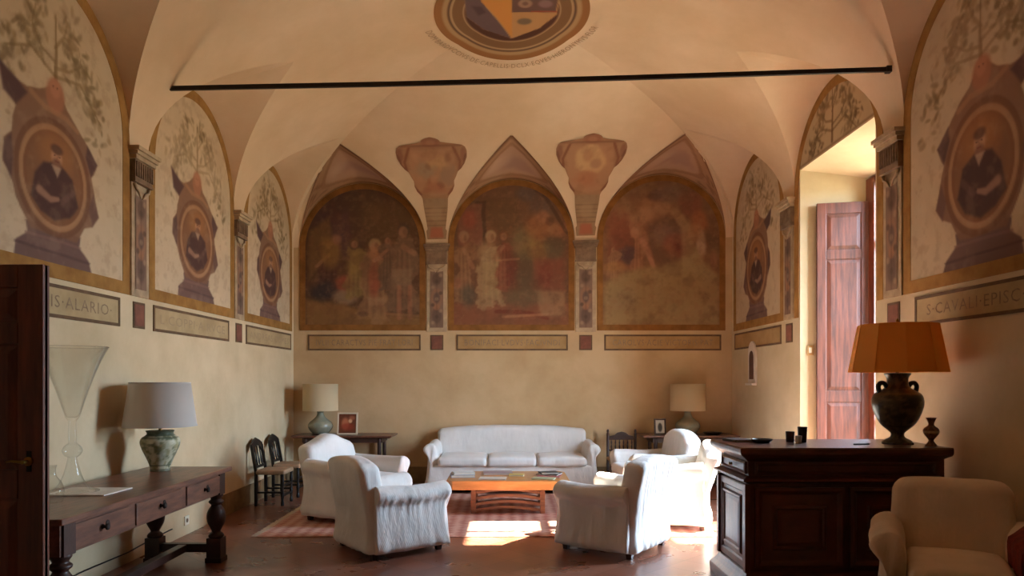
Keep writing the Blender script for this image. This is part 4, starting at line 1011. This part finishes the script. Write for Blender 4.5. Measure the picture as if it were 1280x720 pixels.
# two drum lamps at the back
for X_, lab, sc_ in ((-2.63,'cream drum-shaded lamp with teal gourd base in the far left corner',1.0),(2.52,'cream drum-shaded lamp with teal gourd base in the far right corner',1.0)):
    t = thing('table_lamp', lab, 'lamp', (X_, 9.93, .735), 0, 'drum-shaded lamps on the corner tables')
    MB().lathe(smooth_prof([(.001,0),(.09,0),(.1,.012),(.145,.06),(.172,.115),(.155,.17),(.10,.215),(.06,.255),(.045,.30),(.05,.33),(.03,.335),(.005,.336)],5),40).build('gourd_base','celadon',t,smooth=True)
    MB().lathe([(.12,-.0),(.125,.012),(.10,.02),(0,.02)],32).build('foot_ring','darkturn',t,smooth='auto')
    t['_rt'] = .2; lamp_core(t, .33, .34, .70)
    shade(MB(), .243,.240,.335,.71).build('lamp_shade','shade_cream',t,smooth=True)
# big ochre lamp on the cabinet
t = thing('table_lamp', 'large lamp with ochre panelled shade and dark two-handled urn on the cabinet', 'lamp', (2.86,5.2,1.032))
urn = smooth_prof([(.001,0),(.095,0),(.10,.015),(.085,.03),(.05,.05),(.045,.075),(.06,.095),(.11,.14),(.145,.20),(.168,.27),(.172,.32),(.155,.365),(.11,.395),(.085,.412),(.072,.44),(.074,.485),(.09,.515),(.06,.52),(.01,.521)],6)
def urnp(p):
    p.mottle(24,(56,48,38),.8,4,.4,.6); p.mottle(40,(120,102,76),.5,9,.52,.6); p.ell(.18,.26,.08,.07,(98,86,66),.6,.3); p.line([(0,.37),(1,.37)],.006,(130,108,78),.6); p.line([(0,.13),(1,.13)],.006,(44,36,28),.7)
painted_lathe('urn_base', urn, 72, 'glazed', t, urnp, (84,74,58), 12)
for sx in (-1,1):
    mb = MB(); pts = [(sx*.075,0,.41),(sx*.095,0,.44),(sx*.122,0,.447),(sx*.14,0,.425),(sx*.137,0,.395),(sx*.13,0,.37)]
    q = smooth_prof([(10+a[0],a[2]) for a in pts],5); mb.tube([(a-10,0,b) for a,b in q],.017,10); mb.build('urn_handle','blackobj',t,smooth=True)
mb = MB(); mb.lathe([(.11,0),(.11,.012),(.095,.016),(0,.016)],8); mb.build('urn_plinth','darkturn',t)
t['_rt'] = .25; lamp_core(t, .51, .53, .86)
mb = MB(); seg = 10; R0, R1 = .332,.266
mb.lathe([(R0,.525),(R1,.875),(R1-.004,.875),(R0-.004,.525),(R0,.525)],seg,cap=False); mb.build('lamp_shade','shade_ochre',t)
for k in range(seg):
    a = 2*PI*k/seg; MB().bar((R0*math.cos(a),R0*math.sin(a),.525),(R1*math.cos(a),R1*math.sin(a),.875),.007,.005).build('shade_seam','shade_ochre',t)
MB().lathe([(.004,.86),(.005,.885),(.012,.893),(.013,.905),(.006,.918),(0,.92)],12).build('finial','brass',t,smooth=True)
# small vase beside it
t = thing('bud_vase', 'small patterned vase with waisted neck beside the big ochre lamp', 'vase', (3.0,5.02,1.032))
vp = smooth_prof([(.001,0),(.035,0),(.036,.008),(.02,.03),(.018,.045),(.04,.075),(.052,.10),(.045,.125),(.022,.145),(.02,.165),(.032,.195),(.036,.20),(.026,.198),(.018,.17),(.001,.168)],4)
def vz(p): p.mottle(60,(84,48,34),.7,3,.45,.55); p.line([(0,.1),(1,.1)],.008,(196,170,130),.7); p.line([(0,.05),(1,.05)],.005,(70,40,30),.7)
painted_lathe('vase_body', vp, 40, 'glazed', t, vz, (146,100,72), 3)

# ------------------------------------------------------------------ long refectory table on the left
t = thing('refectory_table', 'long dark oak side table with three drawers and turned legs, left wall', 'table', (-2.68,4.84,0))
x0,x1,y0,y1 = -.35,.35,-1.14,1.14
MB().box(x0,x1,y0,y1,.735,.77).build('tabletop','tablewood',t,bevel=.006)
MB().box(x0+.04,x1-.045,y0+.05,y1-.05,.56,.735).build('apron','tablewood',t)
dw = [(-1.0,-.42),(-.33,.29),(.38,.98)]
for a, b in dw:
    o = MB().box(x1-.06,x1-.034,a,b,.572,.712).build('drawer','tablewood',t,bevel=.004)
    mb = MB(); mb.lathe([(.016,0),(.010,.008),(.009,.018),(.020,.026),(.018,.036),(0,.038)],16)
    mb.v = [(x1-.034+z, (a+b)/2+x, .645+y) for x,y,z in mb.v]; mb.build('knob','iron',o,smooth=True)
    mb = MB(); mb.lathe([(0.022,0),(.022,.003),(0,.003)],16); mb.v = [(x1-.034+z, (a+b)/2+.05+x, .645+y*1.4) for x,y,z in mb.v]; mb.build('keyhole_plate','iron',o)
legp = smooth_prof([(.055,.20),(.062,.215),(.05,.235),(.034,.25),(.044,.275),(.066,.32),(.075,.37),(.066,.42),(.045,.455),(.040,.47),(.055,.485),(.058,.50),(.042,.515),(.046,.53),(.056,.545),(.056,.56)],4)
for lx in (x0+.11,x1-.085):
    for ly in (y0+.12,y1-.12):
        mb = MB(); mb.box(lx-.058,lx+.058,ly-.058,ly+.058,.035,.20); mb.box(lx-.066,lx+.066,ly-.066,ly+.066,0,.04); mb.box(lx-.052,lx+.052,ly-.052,ly+.052,.555,.735)
        mb.lathe(legp,24,(lx,ly)); mb.build('leg','darkturn',t,smooth='auto')
for ly in (y0+.12,y1-.12): MB().box(x0+.168,x1-.143,ly-.03,ly+.03,.08,.15).build('stretcher','darkturn',t,bevel=.004)
MB().box(-.035,.035,y0+.15,y1-.15,.085,.145).build('stretcher','darkturn',t,bevel=.004)

# blown glass vase and the things beside it
t = thing('glass_vase', 'tall clear flared glass vase with a bulb in its stem', 'vase', (-2.80,4.55,.777))
gp = smooth_prof([(.001,.012),(.10,.0),(.148,.004),(.15,.010),(.10,.03),(.065,.08),(.042,.15),(.028,.21),(.026,.225)],6)
MB().lathe(gp,48,cap=False).build('vase_foot','vaseglass',t,smooth=True)
MB().lathe(smooth_prof([(.024,.225),(.045,.24),(.058,.27),(.045,.30),(.024,.318),(.022,.33)],6),40,cap=False).build('stem_bulb','vaseglass',t,smooth=True)
MB().lathe(smooth_prof([(.022,.33),(.024,.36),(.022,.45),(.03,.47),(.04,.485),(.06,.55),(.10,.68),(.16,.84),(.205,.93),(.207,.932),(.202,.932),(.155,.84),(.095,.68),(.055,.55),(.034,.49),(.001,.48)],5),56,cap=False).build('vase_bowl','vaseglass',t,smooth=True)
t = thing('glass_carafe', 'small clear glass vessel half hidden behind the open dark door', 'vase', (-2.72,4.22,.77))
MB().lathe(smooth_prof([(.001,.004),(.05,0),(.06,.02),(.065,.07),(.05,.12),(.025,.16),(.022,.2),(.028,.22),(.025,.22),(.019,.2),(.02,.165)],5),36,cap=False).build('vessel','vaseglass',t,smooth=True)
mb = MB(); mb.prism([(-.2,-.15),(.2,-.17),(.215,.14),(-.19,.15)],0,.007)
tag(mb.build('paper_sheets','paper',loc=(-2.74,4.62,.7705)), 'white papers lying on the side table under the glass vase', 'papers')

# wall socket, cable
t = thing('wall_socket', 'white square wall socket low on the left wall behind the side table', 'socket', (XL,6.86,.14))
mb = MB(); mb.box(0,.012,-.045,.045,-.045,.045); mb.build('cover_plate','switch',t,bevel=.003)
mb = MB(); mb.lathe([(0,0),(.02,0),(.02,.003),(0,.003)],20); mb.v = [(.012+z,x,y) for x,y,z in mb.v]; mb.build('socket_face','stone',t)
mb = MB(); mb.tube([(XL+.012,6.55,.12),(XL+.012,6.2,.112),(XL+.012,5.8,.09),(XL+.013,5.2,.1),(XL+.012,4.4,.085),(XL+.012,3.6,.09)],.006,8)
tag(mb.build('lamp_cable','blackobj',smooth=True),'thin dark cable running along the foot of the left wall','cable')
t = thing('light_switch','small beige switch plate on the window reveal','switch',(3.36,7.868,1.83))
mb = MB(); mb.box(-.033,.033,-.010,.004,-.055,.055); mb.build('switch_plate','panel_back',t,bevel=.003); mb = MB(); mb.box(-.016,.016,-.016,-.010,-.03,.03); mb.build('rocker','switch',t,bevel=.002)
t.rotation_euler = (0,0,math.atan2(-.18,.78))
# little marble niche (holy-water stoup)
loc = (XR,9.40,1.46); t = thing('wall_niche','small arched marble wall niche with brown icon on the right wall','niche',loc)
def arcpts(hw,h0,h1,n=16): return [(-hw,h0),(hw,h0)]+[(hw*math.cos(a),h1+hw*1.25*math.sin(a)) for a in np.linspace(0,PI,n)]
mb = MB(); A_ = arcpts(.14,0.0,.38); mb.loft([[(0,-u,v) for u,v in A_],[(-.028,-u,v) for u,v in A_]]); mb.build('marble_surround','marble',t,bevel=.004)
mb = MB(); A_ = arcpts(.078,.05,.33); mb.loft([[(-.028,-u,v) for u,v in A_],[(-.033,-u,v) for u,v in A_]]); mb.build('icon_panel','icon',t)
mb = MB(); mb.box(-.07,0,-.13,.13,-.03,.0); mb.build('sill','marble',t,bevel=.005)

# ------------------------------------------------------------------ dark cabinet on the right
t = thing('walnut_cabinet','massive dark walnut cabinet with panelled sides and moulded top','cabinet',(2.345,5.25,0))
hx,hy = .715,.35
def ringbox(mb, ex, z0, z1): return mb.box(-hx-ex,hx+ex*.2,-hy-ex,hy+ex*.2,z0,z1)
MB().box(-hx+.05,hx-.01,-hy+.05,hy-.01,.12,.97).build('carcass','walnut',t)
def moulding(nm, prof):
    mb = MB(); rings = []
    for e, z in prof: rings.append([(-hx-e,-hy-e,z),(hx+min(e,.01),-hy-e,z),(hx+min(e,.01),hy+min(e,.01),z),(-hx-e,hy+min(e,.01),z)])
    mb.loft(rings).build(nm,'walnut',t,bevel=.002)
moulding('plinth',[(.03,0),(.035,.06),(.03,.075),(.0,.10),(-.02,.125),(-.03,.15),(-.045,.16)])
moulding('waist_moulding',[(-.045,.775),(-.02,.785),(0.0,.795),(0.0,.81),(-.02,.82),(-.045,.83)])
moulding('cabinet_top',[(-.045,.93),(-.03,.945),(-.01,.96),(.01,.972),(.025,.985),(.03,1.0),(.03,1.02),(.022,1.032)])
def panel(nm, face, u0, u1, z0, z1, rings_, m='walnut', parent=t):
    """stepped rectangular moulding; face 'front' looks at the door, 'end' at the seats"""
    mb = MB(); R_ = []
    for ins, out in rings_:
        if face == 'front': y = -hy+.05-out; R_.append([(u0+ins,y,z0+ins),(u1-ins,y,z0+ins),(u1-ins,y,z1-ins),(u0+ins,y,z1-ins)])
        else: x = -hx+.05-out; R_.append([(x,u0+ins,z0+ins),(x,u1-ins,z0+ins),(x,u1-ins,z1-ins),(x,u0+ins,z1-ins)])
    return mb.loft(R_).build(nm,m,parent)
big = [(0,0),(0,.022),(.02,.03),(.035,.022),(.05,.008),(.12,.008),(.13,.022),(.145,.024),(.155,.012),(.18,.016)]
panel('side_panel','front',-.62,.0,.19,.75,big); panel('side_panel','front',.04,.64,.19,.75,big)
fr = [(0,0),(.0,.014),(.012,.02),(.022,.008),(.03,.008)]
panel('frieze_panel','front',-.62,.64,.84,.925,fr)
dwr = panel('drawer','end',-.27,.27,.838,.925,fr)
dd = panel('door','end',-.29,.29,.17,.765,[(0,0),(0,.018),(.01,.022),(.05,.022),(.06,.010),(.085,.010),(.095,.026),(.11,.028),(.12,.018),(.15,.022)])
mb = MB(); mb.lathe([(.012,0),(.008,.01),(.014,.02),(0,.024)],12); mb.v = [(-hx+.03-z, x, .882+y) for x,y,z in mb.v]; mb.build('knob','brass',dwr,smooth=True)
for y in (-.325,.30):
    MB().box(-hx+.012,-hx+.05,y-.022,y+.022,.16,.775).build('corner_post','walnut',t,bevel=.004)
# things on the cabinet top
ZC = 1.032
def cup(label, x, y, r, h, m, group=None, name='beaker', cat='cup'):
    t = thing(name,label,cat,(x,y,ZC),0,group)
    MB().lathe([(0,0),(r*.8,0),(r*.85,.004),(r,h),(r*.9,h),(r*.74,.008),(0,.008)],24).build('cup_wall',m,t,smooth='auto')
cup('tall black beaker, right one of the cups on the cabinet', 2.22,5.34,.036,.115,'blackobj')
cup('short dark beaker left of the tall black one on the cabinet', 2.135,5.36,.034,.078,'darkturn')
cup('small white cup in front of the dark beakers on the cabinet', 2.15,5.24,.024,.055,'paper')
t = thing('ashtray','low dark round dish near the left end of the cabinet top','dish',(1.90,5.3,ZC)); MB().lathe([(0,0),(.055,0),(.075,.018),(.077,.028),(.069,.028),(.05,.008),(0,.008)],32).build('dish_bowl','blackobj',t,smooth='auto')
book('dark flat book on the cabinet top beside the round dish',1.76,5.42,ZC,.15,.2,.018,12,col(58,46,42),group=None)
book('small pale booklet at the back left corner of the cabinet top',1.90,5.47,ZC,.12,.12,.012,-8,col(196,184,166),group=None,name='booklet',cat='booklet')
t = thing('pen','thin black pen lying on the cabinet top left of the lamp','pen',(2.55,5.10,ZC)); mb = MB(); mb.tube([(-.06,0,.005),(.06,.02,.005)],.005,8); mb.build('barrel','blackobj',t); mb = MB(); mb.tube([(.06,.02,.005),(.072,.022,.005)],[.004,.001],8); mb.build('tip','brass',t)

# ------------------------------------------------------------------ corner tables
def corner_table(label, x0, x1, y0, y1, h):
    t = thing('corner_table',label,'side table',((x0+x1)/2,(y0+y1)/2,0),0,'narrow corner tables'); a, b = (x1-x0)/2,(y1-y0)/2
    mb = MB(); mb.loft([[(-a+.03,-b+.02,h-.035),(a-.03,-b+.02,h-.035),(a-.03,b-.0,h-.035),(-a+.03,b-.0,h-.035)],[(-a,-b,h-.02),(a,-b,h-.02),(a,b,h-.02),(-a,b,h-.02)],[(-a,-b,h),(a,-b,h),(a,b,h),(-a,b,h)]]).build('tabletop','tablewood',t)
    MB().box(-a+.14,a-.14,-b+.05,b-.04,h-.10,h-.035).build('apron','darkturn',t)
    lp = smooth_prof([(.022,0),(.026,.03),(.018,.08),(.028,.2),(.018,.34),(.026,.42),(.028,h-.12),(.03,h-.04)],3)
    for sx in (-1,1):
        for sy in (-1,1): MB().lathe(lp,14,(sx*(a-.18),sy*(b-.07))).build('leg','darkturn',t,smooth=True)
    for sx in (-1,1): MB().bar((sx*(a-.18),-b+.07,.12),(sx*(a-.18),b-.07,.12),.03,.03).build('stretcher','darkturn',t)
    return t
corner_table('narrow dark wooden table in the far left corner under a lamp',-2.98,-1.60,9.72,10.26,.733)
corner_table('narrow dark wooden table in the far right corner under a lamp',1.86,3.19,9.72,10.26,.733)
def frame(label, x, y, w, h, tilt, fm, fc, pc, group='framed pictures on the corner tables'):
    t = thing('picture_frame',label,'picture frame',(x,y,.738),0,group); t.rotation_euler = (math.radians(-tilt),0,0); e = .022
    mb = MB(); mb.box(-w/2,w/2,-.01,.008,0,e); mb.box(-w/2,w/2,-.01,.008,h-e,h); mb.box(-w/2,-w/2+e,-.01,.008,e,h-e); mb.box(w/2-e,w/2,-.01,.008,e,h-e); mb.build('frame_moulding',fm,t,bevel=.002)
    nu, nv = 30, 36; U, V = np.meshgrid(np.linspace(-w/2+e,w/2-e,nu),np.linspace(e,h-e,nv)); U = U.ravel(); V = V.ravel()
    p = Paint(U,V,pc,.1,int(w*1000),20); fc(p,w,h); grid_mesh('picture',np.stack([U,np.full(len(U),-.003),V],1),nu,nv,p.rgba(),'fresco',t)
    mb = MB(); mb.box(-w/2+.005,w/2-.005,.004,.012,.005,h-.005); mb.bar((0,.01,h*.6),(0,.11,.0),.04,.004); mb.build('easel_back','darkturn',t)
def fa(p,w,h):
    p.ell(-.03,h*.5,.05,.08,(196,120,84),.8,.4); p.ell(.04,h*.62,.025,.03,(226,190,150),.8,.3); p.ell(.0,h*.35,.09,.05,(150,60,40),.7,.4); p.ell(.06,h*.75,.04,.03,(180,110,80),.6,.5)
def fb(p,w,h):
    p.ell(0,h*.45,.03,.06,(60,60,58),.85,.3); p.ell(0,h*.62,.014,.018,(90,80,72),.8,.3)
M['frame_cream'] = mat('cream_picture_frame', col(214,196,168), .5)
frame('square cream-framed warm brown picture on the far left table',-2.24,9.86,.285,.31,8,'frame_cream',fa,(110,60,40))
frame('small dark-framed pale portrait photo on the far right table',2.12,9.86,.165,.225,8,'darkturn',fb,(200,192,176))
t = thing('metal_bowl','small dark tray of oddments on the far right corner table','tray',(2.86,9.9,.735)); MB().lathe([(0,0),(.09,0),(.13,.03),(.135,.035),(.125,.035),(.085,.008),(0,.008)],28).build('tray_bowl','blackobj',t,smooth='auto')

# ------------------------------------------------------------------ small chairs
def small_chair(label, loc, heading, group=None, w=.40, d=.36, H=.80, sh_=.40):
    t = thing('carved_chair',label,'chair',loc,math.radians(heading),group)   # faces +x
    for sy in (-1,1):
        MB().lathe(smooth_prof([(.018,0),(.02,.03),(.014,.07),(.021,.13),(.014,.2),(.02,.28),(.016,.34),(.02,sh_-.02)],3),12,(d/2-.025,sy*(w/2-.03))).build('leg','blackobj',t,smooth=True)
        mb = MB(); mb.bar((-d/2+.02,sy*(w/2-.03),0),(-d/2+.02,sy*(w/2-.03),sh_),.032,.032,(0,1,0)); mb.bar((-d/2+.02,sy*(w/2-.03),sh_),(-d/2-.035,sy*(w/2-.035),H-.09),.03,.03,(0,1,0)); mb.build('leg','blackobj',t)
    mb = MB(); mb.rbox(-d/2+.015,d/2,-w/2+.01,w/2-.01,sh_-.03,sh_+.025,.02,(6,6,2)); mb.build('seat','seatcloth',t,smooth=True)
    mb = MB()
    for z in (.12,.24): mb.bar((d/2-.025,-w/2+.03,z),(d/2-.025,w/2-.03,z),.02,.022)
    mb.build('stretcher','blackobj',t)
    for sy in (-1,1): MB().bar((-d/2+.02,sy*(w/2-.03),.16),(d/2-.025,sy*(w/2-.03),.16),.018,.02).build('stretcher','blackobj',t)
    # arched carved crest and splat of thin columns
    xa = lambda z: -d/2+.02-.055*(z-sh_)/(H-.09-sh_)
    mb = MB(); pts = [(-w/2+.02,H-.16),(-w/2+.015,H-.07),(-w/4,H-.03),(0,H),(w/4,H-.03),(w/2-.015,H-.07),(w/2-.02,H-.16)]
    inner = [(w/2-.07,H-.16),(w/4-.02,H-.11),(0,H-.085),(-w/4+.02,H-.11),(-w/2+.07,H-.16)]
    P = pts+inner; mb.loft([[(xa(z)-.012,y,z) for y,z in P],[(xa(z)+.012,y,z) for y,z in P]]); mb.build('crest','blackobj',t,bevel=.003)
    for y in (-.08,0,.08):
        mb = MB(); mb.tube([(xa(sh_+.06),y,sh_+.06),(xa(sh_+.12),y,sh_+.12),(xa(sh_+.2),y,sh_+.2),(xa(H-.1),y,H-.1)],[.008,.013,.008,.01],8); mb.build('spindle','blackobj',t,smooth=True)
    MB().bar((xa(sh_+.06),-w/2+.04,sh_+.06),(xa(sh_+.06),w/2-.04,sh_+.06),.02,.03).build('back_rail','blackobj',t)
    return t
GC = 'small dark carved chairs by the left wall'
small_chair('dark carved chair with beige seat by the left wall, nearer to the side table',(-2.84,8.60,0),0,GC,.40,.36,.80)
small_chair('dark carved chair with beige seat by the left wall, nearer to the far corner',(-2.84,9.22,0),0,GC,.40,.36,.80)
def spindle_chair():
    t = thing('spindle_chair','dark wooden spindle-back chair between the sofa and far right table','chair',(1.62,9.93,0),math.radians(-90)); w,d,H,s_ = .44,.38,.80,.38
    for sy in (-1,1):
        for sx in (-1,1):
            h = H if sx < 0 else s_+.02; MB().lathe([(.018,0),(.02,.02),(.02,h-.06),(.012,h-.05),(.019,h-.03),(.012,h-.005),(0,h)],12,(sx*(d/2-.02),sy*(w/2-.025))).build('leg','darkturn',t,smooth='auto')
    mb = MB(); mb.rbox(-d/2,d/2,-w/2+.005,w/2-.005,s_-.015,s_+.03,.015,(6,6,2)); mb.build('seat','rush',t,smooth=True)
    for z in (.5,.66): MB().box(-d/2+.008,-d/2+.032,-w/2+.04,w/2-.04,z-.012,z+.012).build('back_rail','darkturn',t)
    for k in range(6):
        y = -w/2+.075+k*(w-.15)/5; MB().lathe([(.006,.51),(.012,.55),(.007,.58),(.012,.61),(.006,.65)],10,(-d/2+.02,y)).build('spindle','darkturn',t,smooth=True)
    P = [(-w/2+.045,.672),(w/2-.045,.672),(w/2-.05,.70),(.1,.715),(.06,.75),(0,.765),(-.06,.75),(-.1,.715),(-w/2+.05,.70)]
    mb = MB(); mb.loft([[(-d/2+.01,y,z) for y,z in P],[(-d/2+.03,y,z) for y,z in P]]); mb.build('crest','darkturn',t,bevel=.003)
    for z in (.12,.22):
        for sy in (-1,1): MB().bar((-d/2+.03,sy*(w/2-.025),z),(d/2-.03,sy*(w/2-.025),z),.02,.02).build('stretcher','darkturn',t)
        MB().bar((d/2-.02,-w/2+.03,z+.02),(d/2-.02,w/2-.03,z+.02),.02,.02).build('stretcher','darkturn',t)
spindle_chair()
# ------------------------------------------------------------------ light and camera
w = bpy.data.worlds.new('sky'); sc.world = w; w.use_nodes = True
bg = w.node_tree.nodes['Background']; bg.inputs['Color'].default_value = (0.62, 0.78, 1.0, 1); bg.inputs['Strength'].default_value = 60.0
nt = w.node_tree; tc = nt.nodes.new('ShaderNodeTexCoord'); sp = nt.nodes.new('ShaderNodeSeparateXYZ'); rp = nt.nodes.new('ShaderNodeValToRGB')
rp.color_ramp.elements[0].position = 0.47; rp.color_ramp.elements[0].color = (0.20,0.205,0.16,1); rp.color_ramp.elements[1].position = 0.53; rp.color_ramp.elements[1].color = (0.60,0.77,1.0,1)
mr = nt.nodes.new('ShaderNodeMapRange'); mr.inputs['From Min'].default_value = -1
nt.links.new(tc.outputs['Generated'], sp.inputs['Vector']); nt.links.new(sp.outputs['Z'], mr.inputs['Value']); nt.links.new(mr.outputs['Result'], rp.inputs['Fac']); nt.links.new(rp.outputs['Color'], bg.inputs['Color'])
sun = bpy.data.lights.new('sun', 'SUN'); sun.energy = 120; sun.angle = math.radians(0.6); sun.color = (1.0, 0.9, 0.74)
so = bpy.data.objects.new('sun', sun); C.objects.link(so)
d = Vector((-1, -0.023, -0.82)).normalized(); so.rotation_euler = d.to_track_quat('-Z', 'Y').to_euler(); so.location = (8, 7, 6)
def portal(loc, d, sx, sy):
    l = bpy.data.lights.new('window_portal', 'AREA'); l.shape = 'RECTANGLE'; l.size = sx; l.size_y = sy
    l.cycles.is_portal = True
    o = bpy.data.objects.new('window_portal', l); C.objects.link(o); o.location = loc; o.rotation_euler = Vector(d).to_track_quat('-Z', 'Y').to_euler()
portal((4.12, 7.06, 1.85), (-1,0,0), 1.4, 3.7)
cam = bpy.data.cameras.new('camera'); co = bpy.data.objects.new('camera', cam); C.objects.link(co); sc.camera = co
co.location = (0, 0, EYE); co.rotation_euler = (PI/2, 0, 0)
cam.sensor_width = 36; cam.lens = FPX/1280*36; cam.shift_x = (640-CXP)/1280; cam.shift_y = (HYP-360)/1280; cam.clip_end = 100
sc.view_settings.view_transform = 'Standard'; sc.view_settings.look = 'None'; sc.view_settings.gamma = 1; sc.view_settings.use_curve_mapping = False
sc.view_settings.exposure = 0.2
sc.cycles.use_denoising = True; sc.cycles.max_bounces = 14; sc.cycles.diffuse_bounces = 8; sc.cycles.transparent_max_bounces = 16; sc.cycles.sample_clamp_indirect = 8
